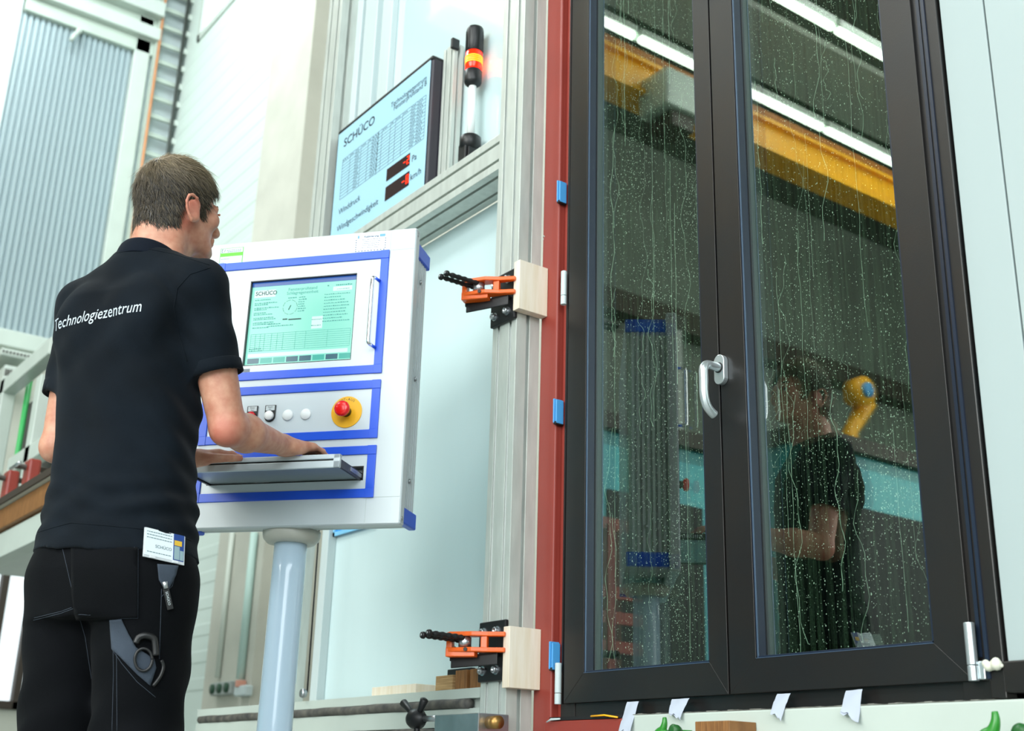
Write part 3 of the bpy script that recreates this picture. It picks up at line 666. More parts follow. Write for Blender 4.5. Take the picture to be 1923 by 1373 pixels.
def glass_material():
    m = bpy.data.materials.new('window_glass'); m.use_nodes = True; nt = m.node_tree; N = nt.nodes; Lk = nt.links
    N.remove(N['Principled BSDF']); out = N['Material Output']
    tr = N.new('ShaderNodeBsdfTransparent'); tr.inputs[0].default_value = (0.80, 0.86, 0.81, 1)
    gl = N.new('ShaderNodeBsdfGlossy'); gl.inputs['Roughness'].default_value = 0.0; gl.inputs['Color'].default_value = (0.97, 1.0, 0.97, 1)
    fn = N.new('ShaderNodeFresnel'); fn.inputs['IOR'].default_value = 2.35
    ge = N.new('ShaderNodeNewGeometry'); inv = N.new('ShaderNodeMath'); inv.operation = 'SUBTRACT'; inv.inputs[0].default_value = 1
    Lk.new(ge.outputs['Backfacing'], inv.inputs[1])
    mu = N.new('ShaderNodeMath'); mu.operation = 'MULTIPLY'; Lk.new(fn.outputs[0], mu.inputs[0]); Lk.new(inv.outputs[0], mu.inputs[1])
    mx = N.new('ShaderNodeMixShader'); Lk.new(mu.outputs[0], mx.inputs[0]); Lk.new(tr.outputs[0], mx.inputs[1]); Lk.new(gl.outputs[0], mx.inputs[2])
    Lk.new(mx.outputs[0], out.inputs[0]); return m
def film_material():
    """run-down water film: streaks of fine mist that scatter light"""
    m = bpy.data.materials.new('water_film'); m.use_nodes = True; nt = m.node_tree; N = nt.nodes; Lk = nt.links
    N.remove(N['Principled BSDF']); out = N['Material Output']
    tc = N.new('ShaderNodeTexCoord'); mp = N.new('ShaderNodeMapping'); mp.inputs['Scale'].default_value = (110, 110, 1.8); Lk.new(tc.outputs['Object'], mp.inputs[0])
    n1 = N.new('ShaderNodeTexNoise'); n1.inputs['Scale'].default_value = 1.0; n1.inputs['Detail'].default_value = 4; Lk.new(mp.outputs[0], n1.inputs['Vector'])
    n2 = N.new('ShaderNodeTexNoise'); n2.inputs['Scale'].default_value = 260; n2.inputs['Detail'].default_value = 2; Lk.new(tc.outputs['Object'], n2.inputs['Vector'])
    r1 = N.new('ShaderNodeMapRange'); r1.inputs['From Min'].default_value = 0.42; r1.inputs['From Max'].default_value = 0.66; r1.inputs['To Min'].default_value = 0.02; r1.inputs['To Max'].default_value = 0.46
    r2 = N.new('ShaderNodeMapRange'); r2.inputs['From Min'].default_value = 0.35; r2.inputs['From Max'].default_value = 0.7; r2.inputs['To Min'].default_value = 0.35; r2.inputs['To Max'].default_value = 1.3
    Lk.new(n1.outputs[0], r1.inputs[0]); Lk.new(n2.outputs[0], r2.inputs[0])
    mu = N.new('ShaderNodeMath'); mu.operation = 'MULTIPLY'; Lk.new(r1.outputs[0], mu.inputs[0]); Lk.new(r2.outputs[0], mu.inputs[1])
    tr = N.new('ShaderNodeBsdfTransparent'); df = N.new('ShaderNodeBsdfDiffuse'); df.inputs[0].default_value = (0.30, 0.36, 0.31, 1)
    mx = N.new('ShaderNodeMixShader'); Lk.new(mu.outputs[0], mx.inputs[0]); Lk.new(tr.outputs[0], mx.inputs[1]); Lk.new(df.outputs[0], mx.inputs[2]); Lk.new(mx.outputs[0], out.inputs[0])
    return m
M['glass'] = glass_material(); M['film'] = film_material()
M['drop'] = mat('water_drop', '#dfeee2', 0.12, spec=0.8)
M['runnel'] = mat('water_runnel', '#b9d0c0', 0.15, spec=0.8)

def sash(x0, x1, gx0, gx1, gz0, seed):
    z0 = 0.600; z1 = 3.24; gz1 = 3.16
    s = MB(); yb = 2.04
    def mitre(p):
        s.prism(p, (0, yb, 0), (1, 0, 0), (0, 0, 1), (0, -1, 0), yb - YS)
    mitre([(x0, z0), (gx0, gz0), (gx0, gz1), (x0, z1)]); mitre([(x1, z0), (x1, z1), (gx1, gz1), (gx1, gz0)])
    mitre([(x0, z0), (x1, z0), (gx1, gz0), (gx0, gz0)]); mitre([(x0, z1), (gx0, gz1), (gx1, gz1), (x1, z1)])
    so = s.build('sash', M['black_frame'], win, bev=0.0009)
    # glazing bead: the reveal that steps back to the glass
    g = MB(); bt = 0.0045
    g.box((gx0, YS + 0.002, gz0), (gx0 + bt, 2.0, gz1)); g.box((gx1 - bt, YS + 0.002, gz0), (gx1, 2.0, gz1)); g.box((gx0, YS + 0.002, gz0), (gx1, 2.0, gz0 + bt))
    g.build('glazing_bead', M['black_reveal'], so, bev=0.0008)
    mb = MB()
    mb.box((gx0 + 0.0045, YS - 0.0005, gz0), (gx0 + 0.0062, YS + 0.003, gz1)); mb.box((gx0, YS - 0.0008, gz0 - 0.0008), (gx1, YS + 0.0, gz0 + 0.0004))
    mb.build('edge_line', mat('edge_line', '#5a6d86', 0.3, metal=0.5), so)
    for y in (2.000, 2.022):
        MB().box((gx0 + 0.001, y, gz0 + 0.001), (gx1 - 0.001, y + 0.005, gz1)).build('glass_pane', M['glass'], so)
    sp_ = MB(); sp_.box((gx0 + 0.004, 2.005, gz0), (gx0 + 0.010, 2.022, gz1)); sp_.box((gx0, 2.005, gz0 + 0.001), (gx1, 2.022, gz0 + 0.008))
    sp_.build('spacer_bar', mat('spacer', '#8a939a', 0.4, metal=0.6), so)
    # water: drops and runnels on the back pane, mist film behind them
    r = random.Random(seed); yb2 = 2.0275
    fm = MB().box((gx0 + 0.01, 2.0272, gz0 + 0.004), (gx1 - 0.004, 2.0274, gz1)).build('water_film', M['film'], so); fm['kind'] = 'stuff'
    V = []; Fc = []
    def drop(x, z, rr, st):
        b = len(V); k = 6
        y = yb2 - 0.006
        for i in range(k):
            t = 2 * math.pi * i / k; V.append((x + rr * math.cos(t), y, z + rr * st * math.sin(t)))
        for i in range(k):
            t = 2 * math.pi * i / k; V.append((x + rr * 0.6 * math.cos(t), y - rr * 0.5, z + rr * st * 0.6 * math.sin(t)))
        V.append((x, y - rr * 0.62, z))
        for i in range(k):
            j = (i + 1) % k; Fc.append((b + i, b + j, b + k + j, b + k + i)); Fc.append((b + k + i, b + k + j, b + 2 * k))
    W = gx1 - gx0
    cl_ = [(r.uniform(gx0, gx1), r.uniform(gz0, gz1)) for _ in range(26)]
    for i in range(10500):
        if r.random() < 0.45:
            c = cl_[r.randrange(len(cl_))]; x = c[0] + r.gauss(0, 0.03); z = c[1] + r.gauss(0, 0.16)
        else: x = r.uniform(gx0, gx1); z = r.uniform(gz0, gz1)
        if not (gx0 + 0.012 < x < gx1 - 0.003 and gz0 + 0.006 < z < gz1 - 0.01): continue
        drop(x, z, min(0.0020, 0.00045 + abs(r.gauss(0, 0.00035))), r.uniform(1.0, 1.9))
    link('water_drops', V, Fc, M['drop'], so, True)['kind'] = 'stuff'
    rn = MB()
    for i in range(40):
        x = r.uniform(gx0 + 0.02, gx1 - 0.01); z = r.uniform(gz0 + 0.3, gz1); L = r.uniform(0.12, 0.75); pts = []; rs = []; n = 26; ph = r.uniform(0, 6); am = r.choice((0.001, 0.002, 0.007, 0.011))
        w0 = r.uniform(0.00022, 0.00065)
        for k in range(n + 1):
            zz = z - L * k / n
            if zz < gz0 + 0.006: break
            xx = x + am * math.sin(ph + k * 0.55) + am * 0.5 * math.sin(ph * 2 + k * 1.3)
            pts.append((min(max(xx, gx0 + 0.012), gx1 - 0.004), yb2 - 0.006, zz)); rs.append(w0 * (0.35 + 0.9 * abs(math.sin(k * 1.9 + ph))))
        if len(pts) > 3: rs[-1] = w0 * 1.8; rn.tube(pts, rs, 5)
    rn.build('water_runnels', M['runnel'], so, True)['kind'] = 'stuff'
    return so
s1 = sash(-2.469, -1.8985, -2.390, -1.954, 0.671, 3)
s2 = sash(-1.8935, -1.3000, -1.816, -1.377, 0.671, 5)
# dark spray chamber behind the glass
ch = MB(); ch.box((-2.6, 3.1, 0.3), (-1.1, 3.15, 3.7)); ch.box((-2.60, 2.21, 0.3), (-2.55, 3.1, 3.7)); ch.box((-1.15, 2.21, 0.3), (-1.10, 3.1, 3.7)); ch.box((-2.6, 2.21, 3.65), (-1.1, 3.1, 3.7)); ch.box((-2.6, 2.21, 0.3), (-1.1, 3.1, 0.35)); ch.box((-2.497, 2.062, 0.58), (-2.45, 2.21, 3.6)); ch.box((-1.26, 2.062, 0.58), (-1.2, 2.21, 3.6)); ch.box((-2.45, 2.062, 0.58), (-1.26, 2.21, 0.62)); ch.box((-2.45, 2.062, 3.32), (-1.26, 2.21, 3.6))
tag(ch.build('spray_chamber', M['chamber']), 'dark spray chamber behind the wet window glass', 'chamber')
# handle
M['handle_alu'] = mat('handle_alu', '#d4dde0', 0.28, metal=0.75)
hx = -1.885; hz = 1.335
hd = MB()
prof = [(0.0165 * math.cos(t), (0.020 if math.sin(t) > 0 else -0.020) + 0.0165 * math.sin(t)) for t in [math.pi * 2 * k / 24 + 0.01 for k in range(24)]]
hd.prism(prof, (hx, YS, hz), (1, 0, 0), (0, 0, 1), (0, -1, 0), 0.014)
ho = hd.build('window_handle', M['handle_alu'], win, bev=0.0015)
yh = YS - 0.048
pts = []
for k in range(11):
    t = math.pi / 2 * k / 10; pts.append((hx + 0.004, YS - 0.014 - (yh * -1 + YS - 0.026) * 0 - 0.0 - 0.022 * math.sin(t) - 0.012 * (k / 10), hz + 0.006 - 0.016 * (1 - math.cos(t))))
pts = [(hx, YS - 0.012, hz + 0.004), (hx, YS - 0.035, hz + 0.004), (hx + 0.002, YS - 0.053, hz + 0.002), (hx + 0.005, YS - 0.065, hz - 0.005), (hx + 0.006, YS - 0.071, hz - 0.016), (hx + 0.006, YS - 0.071, hz - 0.04), (hx + 0.006, YS - 0.071, hz - 0.07), (hx + 0.006, YS - 0.068, hz - 0.088), (hx + 0.005, YS - 0.060, hz - 0.102), (hx + 0.004, YS - 0.047, hz - 0.112), (hx + 0.004, YS - 0.037, hz - 0.117)]
def smooth_path(p, n=5):
    p = [Vector(q) for q in p]; out = []
    for i in range(len(p) - 1):
        p0 = p[max(i - 1, 0)]; p1 = p[i]; p2 = p[i + 1]; p3 = p[min(i + 2, len(p) - 1)]
        for k in range(n):
            t = k / n; out.append(0.5 * ((2 * p1) + (p2 - p0) * t + (2 * p0 - 5 * p1 + 4 * p2 - p3) * t * t + (3 * p1 - p0 - 3 * p2 + p3) * t ** 3))
    out.append(p[-1]); return out
MB().tube(smooth_path(pts), 0.0105, 20).build('grip', M['handle_alu'], ho, True)
MB().cyl((hx, YS - 0.014, hz + 0.004), (hx, YS - 0.0165, hz + 0.004), 0.0125, 20).build('collar', M['rubber'], ho, True)
# hinges
def hinge(x, z0, z1, r=0.0085, y=YS - 0.006, m='white_panel_matt'):
    zb = z0 + (z1 - z0) * 0.26
    h = MB().cyl((x, y, zb + 0.001), (x, y, z1), r, 18).build('hinge', M[m], win, bev=0.0012)
    MB().cyl((x, y, z0), (x, y, zb), r, 18).build('hinge_knuckle', M[m], h, bev=0.0012)
hinge(-2.484, 1.686, 1.788); hinge(-2.484, 0.598, 0.700)
hinge(-1.294, 0.598, 0.700, 0.0095, YS - 0.010, 'handle_alu')
MB().box((-1.286, YS - 0.008, 0.600), (-1.272, 1.982, 0.632)).build('hinge_plate', M['handle_alu'], win, bev=0.002)
MB().tube([(-2.487, 1.984, 3.2), (-2.487, 1.984, 0.6)], 0.0016, 6).build('sealing_bead', M['rubber'], win, True)
# blue packing clips between the red post and the frame
for k, (py, lab) in enumerate(((360, 'blue packing clip on the red post, above the upper hinge'), (770, 'blue packing clip on the red post at handle height'), (1230, 'blue packing clip on the red post just above the lowest hinge'))):
    q = at(1053, py, Y=1.966); t = thing('packing_clip', (-2.50, 1.966, q.z - 0.03), lab, 'clip', 'blue packing clips at the window edge')
    MB().box((-2.5115, 1.955, q.z - 0.034), (-2.5065, 1.987, q.z + 0.036)).build('wing', M['blue_clip'], t, bev=0.002)
    MB().box((-2.5045, 1.958, q.z - 0.036), (-2.4990, 1.984, q.z + 0.032)).build('wing', M['blue_clip'], t, bev=0.002)
    MB().box((-2.511, 1.957, q.z - 0.038), (-2.4995, 1.984, q.z - 0.030)).build('tip', M['rubber'], t, bev=0.001)

# ------------------------------------------------------------------ white sill beam, panels at the far side, tapes, putty
tag(MB().box((-2.2125, 1.950, 0.0), (-0.3, 2.05, 0.5635)).build('sill_beam', M['white_steel'], None, bev=0.004, seg=3), 'pale green-white steel beam under the window', 'beam')
wp = thing('wall_panel', (-0.8, 2.0, 0.63), 'white wall panels with a narrow dark joint beside the window', 'panel')
MB().box((-1.228, 1.968, 0.628), (-1.1318, 2.03, 3.4)).build('panel', M['wall_sheet'], wp, bev=0.0015)
MB().box((-1.1282, 1.968, 0.628), (-0.3, 2.03, 3.4)).build('panel', M['wall_sheet'], wp, bev=0.0015)
MB().box((-1.1318, 1.976, 0.628), (-1.1282, 2.03, 3.4)).build('joint', M['dark_steel'], wp)
pt = MB()
q = at(1868, 1247, Y=1.955)
for k in range(9):
    pt.ball((q.x - 0.014 + 0.0035 * k + rnd.uniform(-0.002, 0.002), 1.953 + rnd.uniform(-0.002, 0.002), q.z + rnd.uniform(-0.004, 0.004)), (rnd.uniform(0.007, 0.011) if k < 7 else 0.004), 10, 6)
tag(pt.build('putty', mat('putty', '#dcdccb', 0.6), None, True), 'lump of cream putty at the window\'s lower outer corner', 'putty')
# grey sealing strip with torn bits between window and beam
mb = MB(); n = 60
for k in range(n):
    x = -2.2 + 0.95 * k / n; h = 0.0006 + 0.0022 * abs(math.sin(k * 2.3) * math.sin(k * 0.7))
    mb.box((x, 1.951, 0.5635), (x + 0.95 / n, 1.965, 0.5635 + h))
tag(mb.build('sealing_strip', mat('seal_grey', '#8a8a82', 0.8, noise=0.5, nscale=60)), 'crumbly grey sealing strip on the beam under the window', 'seal')
tag(MB().box((-2.49, 1.945, 0.5575), (-2.22, 1.985, 0.5655)).build('rubber_shim', M['rubber'], None), 'black rubber shim on the red sill under the window', 'shim')
tag(MB().tube([at(1110, 1345, Y=1.94), at(1135, 1343, Y=1.938), at(1160, 1347, Y=1.94)], 0.0022, 8).build('yellow_strip', M['yellow'], None, True), 'short yellow strip lying on the red sill', 'strip')
tag(MB().tube([at(1027, 1356, Y=1.935), at(1035, 1351, Y=1.936), at(1052, 1350, Y=1.94)], [0.002, 0.003, 0.002], 8).build('white_scrap', M['white_panel_matt'], None, True), 'small white scrap on the corner of the red sill', 'scrap')
def tape(name, pa, pb, lab, seed):
    """strip of paper tape: pa top edge (two photo points), pb bottom edge, hanging in front of the beam"""
    r = random.Random(seed); y0, y1 = 1.966, 1.922
    n = 12; k = 5; vs = []
    A0 = at(*pa[0], Y=y0); A1 = at(*pa[1], Y=y0); B0 = at(*pb[0], Y=1.936); B1 = at(*pb[1], Y=1.936)
    for side in (0, 1):
        for i in range(n + 1):
            t = i / n
            yy = y0 + (1.936 - y0) * t ** 0.8 + 0.0015 * math.sin(t * 5 + seed) * (t > 0.4)
            for j in range(k + 1):
                s_ = j / k; a = A0.lerp(A1, s_); b = B0.lerp(B1, s_); p = a.lerp(b, t)
                z = p.z + (r.uniform(-0.003, 0.003) if i == n else 0) + (0.006 if (i == n and j == 2) else 0)
                vs.append((p.x, yy + 0.0005 * side + 0.0016 * math.sin(s_ * 6 + t * 4), z))
    m_ = (n + 1) * (k + 1); fs = []
    for i in range(n):
        for j in range(k):
            a = i * (k + 1) + j; q = (a, a + 1, a + k + 2, a + k + 1); fs.append(q); fs.append(tuple(v + m_ for v in reversed(q)))
    tag(link('paper_tape', vs, fs, mat('tape', '#b2bac8', 0.75) if 'tape' not in M else M['tape'], None, True), lab, 'tape', 'pale tapes hanging below the window')
M['tape'] = mat('tape', '#b2bac8', 0.75)
tape('t', ((1178, 1318), (1200, 1317)), ((1162, 1376), (1184, 1376)), 'long pale paper tape hanging over the end of the red sill', 1)
tape('t', ((1262, 1313), (1295, 1311)), ((1256, 1342), (1277, 1350)), 'short pale tape hanging beside the first long one, above the green clamp', 2)
tape('t', ((1460, 1303), (1485, 1302)), ((1446, 1340), (1466, 1352)), 'narrow torn pale tape under the middle of the wide sash', 3)
tape('t', ((1589, 1297), (1620, 1294)), ((1578, 1338), (1612, 1356)), 'broad pale tape under the wide sash, nearest the outer hinge', 4)
# green clamps and a wooden packer along the bottom edge
M['green'] = mat('green_paint', '#2f8f2c', 0.35, noise=0.3, nscale=30, coat=0.2); M['green_dark'] = mat('green_dark', '#1d5a24', 0.4)
def green_clamp(cx, lab, s=1.0):
    o = Vector((cx.x, 1.87, cx.z)); t = thing('green_clamp', (o.x, 1.87, o.z - 0.2), lab, 'clamp', 'green screw clamps under the window')
    MB().tube(smooth_path([o + Vector(v) * s for v in ((0.0, 0, 0.0), (0.0, 0, -0.012), (-0.006, 0, -0.025), (-0.020, 0, -0.035), (-0.028, 0, -0.06), (-0.028, 0, -0.2))]), [0.004 * s + 0.00045 * s * i for i in range(26)], 14).build('horn', M['green'], t, True)
    MB().tube(smooth_path([o + Vector(v) * s for v in ((-0.012, 0, -0.03), (0.012, 0, -0.037), (0.038, 0, -0.036), (0.05, 0.03, -0.036))]), [0.010 * s] * 16, 12).build('jaw', M['green'], t, True)
    MB().lathe([(0.004, -0.004), (0.011 * s, -0.003), (0.013 * s, 0.004), (0.012 * s, 0.016), (0.005, 0.018)], o + Vector((0.040 * s, 0.0, -0.030 * s)), (0, -1, 0.2), 18).build('collar', M['green_dark'], t, True)
    MB().tube([o + Vector((0.02 * s, -0.02, -0.034 * s)), o + Vector((0.10 * s, 0.05, -0.034 * s))], 0.005 * s, 12).build('spindle', M['steel'], t, True)
    return t
green_clamp(at(1248, 1347, Y=1.87), 'green screw clamp beside the wooden packer under the narrow sash')
green_clamp(at(1868, 1336, Y=1.87), 'green screw clamp at the outer end below the window corner', 1.25)
q0 = at(1305, 1355, Y=1.87); q1 = at(1378, 1360, Y=1.87)
tag(MB().box((q0.x, 1.87, q0.z - 0.09), (q1.x - 0.012, 1.949, q0.z)).build('wooden_packer', M['brown_wood'], None, bev=0.0015), 'brown wooden packer beside the green clamp under the window', 'block')

# ------------------------------------------------------------------ the control console; local frame: x to its right, y into it, z up
CW = 0.6485
U3 = Vector((-0.7732, -0.6342, 0)); N3 = Vector((0.6342, -0.7732, 0)); PR = Vector((-2.565, 1.518, 0))
PL = PR + U3 * CW
MC = Matrix(((-U3.x, -N3.x, 0, PL.x), (-U3.y, -N3.y, 0, PL.y), (0, 0, 1, 0), (0, 0, 0, 1)))
def K(px, py, off=0.0):
    """console-frame x, z of the point of the console face (off metres in front of it) seen there"""
    r = ray(px, py); o = PR + N3 * off; c = Vector((0, 0, CAM_H)); t = (o - c).dot(N3) / r.dot(N3); p = c + r * t
    return CW - (p - PR).dot(U3), p.z
cs = thing('control_console', tuple(PR + U3 * (CW / 2) - N3 * 0.08), 'white control console with blue framed panels and a lit screen, on a round post', 'control panel')
Z0, Z1 = 1.010, 1.816
def cb(*boxes):
    mb = MB(MC)
    for lo, hi in boxes: mb.box(lo, hi)
    return mb
# front slab as a frame round the three module openings
xa, xb = 0.0705, CW - 0.0705
cb(((0, 0, Z0), (xa, 0.03, Z1)), ((xb, 0, Z0), (CW, 0.03, Z1)), ((xa, 0, 1.757), (xb, 0.03, Z1)), ((xa, 0, 1.388), (xb, 0.03, 1.407)), ((xa, 0, 1.2115), (xb, 0.03, 1.2315)), ((xa, 0, Z0), (xb, 0.03, 1.076))).build('front_frame', M['console_white'], cs)
fe = MB(MC); fe.box((0.0005, 0.0006, Z0 + 0.0005), (CW - 0.0005, 0.0295, Z1 - 0.0005))
# rim of the front frame with rounded corners
rim = MB(MC)
rim.box((-0.003, 0.001, Z0 - 0.003), (CW + 0.003, 0.032, Z0 + 0.012)).box((-0.003, 0.001, Z1 - 0.012), (CW + 0.003, 0.032, Z1 + 0.003))
rim.box((-0.003, 0.001, Z0), (0.012, 0.032, Z1)).box((CW - 0.012, 0.001, Z0), (CW + 0.003, 0.032, Z1))
rim.build('rim', M['console_white'], cs, bev=0.005, seg=3)
# thin joints of the frame's corner pieces
jl = MB(MC)
for (x, z0_, z1_) in ((xb - 0.020, Z0 + 0.002, 1.074), (xb, 1.76, Z1 - 0.003), (xa, 1.76, Z1 - 0.003)): jl.box((x, -0.0006, z0_), (x + 0.0012, 0.001, z1_))
jl.box((xb, -0.0006, 1.757), (CW - 0.001, 0.001, 1.7582)); jl.box((xb, -0.0006, 1.0765), (CW - 0.001, 0.001, 1.0777))
jl.build('frame_joint', M['console_grey'], cs)
body = cb(((0.02, 0.03, Z0 + 0.02), (CW - 0.02, 0.155, Z1 - 0.02))).build('body', M['console_grey'], cs, bev=0.004)
for k in range(7):
    y = 0.040 + k * 0.0155
    for xs, nm in ((CW - 0.021, 'cooling_fin'), (0.014, 'cooling_fin')):
        cb(((xs, y, Z0 + 0.05), (xs + 0.007, y + 0.008, Z1 - 0.05))).build(nm, M['console_white'], cs)
for zz in (Z0 + 0.012, Z1 - 0.057):
    for xs in (CW - 0.03, 0.012):
        cb(((xs, 0.033, zz), (xs + 0.018 + 0.003, 0.160, zz + 0.042))).build('corner_cap', M['blue'], cs, bev=0.004)
cb(((0.02, 0.155, Z0 + 0.02), (CW - 0.02, 0.160, Z1 - 0.02))).build('rear_cover', M['console_white'], cs)
for z in (1.70, 1.42, 1.14):
    q = K(787, 0)[0]; MB(MC).cyl((CW - 0.014, 0.10, z), (CW - 0.010, 0.10, z), 0.006, 12).build('side_screw', M['steel'], cs, True)
for (x, z) in ((CW + 0.003, Z1 - 0.014), (CW + 0.003, Z0 + 0.014)):
    MB(MC).cyl((x - 0.001, 0.015, z), (x + 0.001, 0.015, z), 0.006, 14).build('corner_screw', M['steel'], cs, True)

def module(z0, z1, name):
    bw = 0.023; o = []
    fr_ = cb(((xa, -0.004, z0), (xb, 0.012, z0 + bw)), ((xa, -0.004, z1 - bw), (xb, 0.012, z1)), ((xa, -0.004, z0 + bw), (xa + bw, 0.012, z1 - bw)), ((xb - bw, -0.004, z0 + bw), (xb, 0.012, z1 - bw))).build('blue_frame', M['blue'], cs, bev=0.0012)
    for x in (xa, xb - bw):
        for z in (z0, z1 - bw):
            cb(((x - 0.0004, -0.0052, z - 0.0004), (x + bw + 0.0004, -0.003, z + bw + 0.0004))).build('frame_corner', M['blue'], fr_, bev=0.0006)
    return fr_
module(1.407, 1.757, 'm'); module(1.2315, 1.388, 'm'); module(1.076, 1.2115, 'm')
bw = 0.023
# top module: panel with the screen opening, screen
sx0, sz1 = CW - 0.4735, 1.698; sx1 = CW - 0.160; sz0 = 1.449
cb(((xa + bw, 0, 1.43), (sx0, 0.012, 1.734)), ((sx1, 0, 1.43), (xb - bw, 0.012, 1.734)), ((sx0, 0, sz1), (sx1, 0.012, 1.734)), ((sx0, 0, 1.43), (sx1, 0.012, sz0))).build('screen_panel', M['console_panel'], cs)
cb(((sx0, 0.0005, sz0), (sx0 + 0.0025, 0.013, sz1)), ((sx1 - 0.002, 0.0005, sz0), (sx1, 0.013, sz1)), ((sx0, 0.0005, sz1 - 0.0025), (sx1, 0.013, sz1)), ((sx0, 0.0005, sz0), (sx1, 0.013, sz0 + 0.0025))).build('screen_bezel', M['black_plastic'], cs)
def screen_mat(name, c, s): return mat(name, '#0c1414', 0.3, emit=c, estr=s * 2.1)
scr = cb(((sx0, 0.010, sz0), (sx1, 0.016, sz1))).build('screen', screen_mat('screen_mint', '#9cffe8', 0.68), cs)
SW = sx1 - sx0; SH = sz1 - sz0
def SX(u): return sx0 + SW * u
def SZ(v): return sz1 - SH * v
mb = cb(((SX(0), 0.0092, SZ(0.062)), (SX(1), 0.0099, SZ(0)))); mb.build('title_bar', screen_mat('screen_blue', '#3a74d8', 0.5), scr)
for (a, b, c, d) in ((0.035, 0.105, 0.235, 0.190), (0.775, 0.125, 0.95, 0.175), (0.60, 0.46, 0.70, 0.60), (0.03, 0.85, 0.95, 0.892)): MB(MC).box((SX(a), 0.0092, SZ(d)), (SX(c), 0.0099, SZ(b))).build('white_field', M.setdefault('sw', screen_mat('screen_white', '#d8fff6', 0.8)), scr)
tx = MB(MC)
add_text(tx, 'SCHÜCO', 0.0165, SX(0.045), SZ(0.165), 0.0088, xs=0.94, bold=0.0003)
tx.build('screen_logo', M['ink'], scr)
tx = MB(MC)
def st_(s, size, u, v, al='LEFT'): add_text(tx, s, size, SX(u), SZ(v), 0.0088, align=al)
st_('Fensterprüfstand', 0.0125, 0.49, 0.135, 'CENTER'); st_('Schlagregeneinheit', 0.0125, 0.49, 0.18, 'CENTER')
rr_ = random.Random(3)
def scribble(u0, u1, v, h=0.0042):
    """small unreadable print as word-long dashes"""
    u = u0
    while u < u1:
        w = rr_.uniform(0.008, 0.022)
        if u + w > u1: break
        tx.box((SX(u), 0.0088, SZ(v)), (SX(u + w), 0.0090, SZ(v) + h * rr_.uniform(0.55, 1))); u += w + 0.005
for k in range(12):
    v = 0.225 + k * 0.029 + (0.01 if k % 2 else 0); scribble(0.045, 0.045 + rr_.uniform(0.12, 0.24), v, 0.0030)
for k in range(10):
    v = 0.215 + k * 0.035; scribble(0.70, 0.70 + rr_.uniform(0.16, 0.26), v, 0.0030)
for k in range(7): scribble(0.46, 0.54, 0.225 + k * 0.027, 0.003)
scribble(0.36, 0.44, 0.225, 0.003); scribble(0.72, 0.75, 0.115); scribble(0.80, 0.97, 0.115); scribble(0.81, 0.94, 0.16, 0.002)
scribble(0.19, 0.32, 0.52, 0.003); scribble(0.19, 0.43, 0.545, 0.003); scribble(0.60, 0.69, 0.50, 0.003); scribble(0.60, 0.69, 0.57, 0.003); scribble(0.035, 0.16, 0.80, 0.003); scribble(0.035, 0.16, 0.822, 0.003)
tx.build('screen_print', M['ink_screen'], scr)['kind'] = 'stuff'
dg_ = MB(MC)
gx, gz, gr = SX(0.385), SZ(0.33), 0.0205
for k in range(40):
    t0_, t1_ = 2 * math.pi * k / 40, 2 * math.pi * (k + 1) / 40
    if k % 5 == 4: continue
    p = [(gx + gr * math.cos(t0_), 0.0089, gz + gr * math.sin(t0_)), (gx + gr * math.cos(t1_), 0.0089, gz + gr * math.sin(t1_)), (gx + gr * 1.04 * math.cos(t1_), 0.0089, gz + gr * 1.04 * math.sin(t1_)), (gx + gr * 1.04 * math.cos(t0_), 0.0089, gz + gr * 1.04 * math.sin(t0_))]
    dg_.add(p, [(0, 1, 2, 3)])
dg_.obox((gx - 0.001, 0.0088, gz - 0.001), (0.45, 0, 1), (0, 1, 0), (1, 0, -0.45), 0.0075, 0.0002, 0.0010)
dg_.box((SX(0.325), 0.0088, SZ(0.475)), (SX(0.37), 0.009, SZ(0.462))); dg_.box((SX(0.38), 0.0088, SZ(0.482)), (SX(0.50), 0.009, SZ(0.469)))
dg_.build('gauge', M['ink'], scr)
tb = MB(MC); lw = 0.00035
for k in range(9):
    v = 0.625 + k * 0.0245; tb.box((SX(0.04), 0.0088, SZ(v) - lw), (SX(0.965), 0.009, SZ(v) + lw))
for u in (0.04, 0.085, 0.13, 0.17, 0.235, 0.29, 0.345, 0.46, 0.555, 0.755, 0.965): tb.box((SX(u) - lw, 0.0088, SZ(0.821)), (SX(u) + lw, 0.009, SZ(0.625)))
tb.build('screen_table', M['ink_screen'], scr)
for k in range(8):
    u = 0.03 + k * 0.121; dk = k in (0, 3, 4, 6)
    b_ = cb(((SX(u), 0.0092, SZ(0.965)), (SX(u + 0.108), 0.0099, SZ(0.905)))).build('screen_button', M.setdefault('sb%d' % dk, screen_mat('screen_button_dark', '#2a7f9a', 0.42) if dk else screen_mat('screen_button_teal', '#3fd6c2', 0.55)), scr)
cb(((CW - 0.480, -0.0006, 1.4315), (CW - 0.449, 0.0, 1.4405))).build('grey_sticker', mat('sticker_grey', '#77818a', 0.5), cs)
# chrome handle with blue feet
hxx = CW - 0.098
hm = MB(MC)
for z in (1.668, 1.478): hm.cyl((hxx + 0.006, 0.0, z), (hxx, -0.022, z), 0.0045, 12, 0.004)
hh = hm.build('handle_foot', M['blue'], cs, True)
MB(MC).tube(smooth_path([(hxx + 0.001, -0.018, 1.668), (hxx - 0.001, -0.030, 1.666), (hxx - 0.003, -0.034, 1.655), (hxx - 0.003, -0.034, 1.57), (hxx - 0.003, -0.034, 1.491), (hxx - 0.001, -0.030, 1.480), (hxx + 0.001, -0.018, 1.478)]), 0.0052, 14).build('handle', M['chrome'], cs, True)

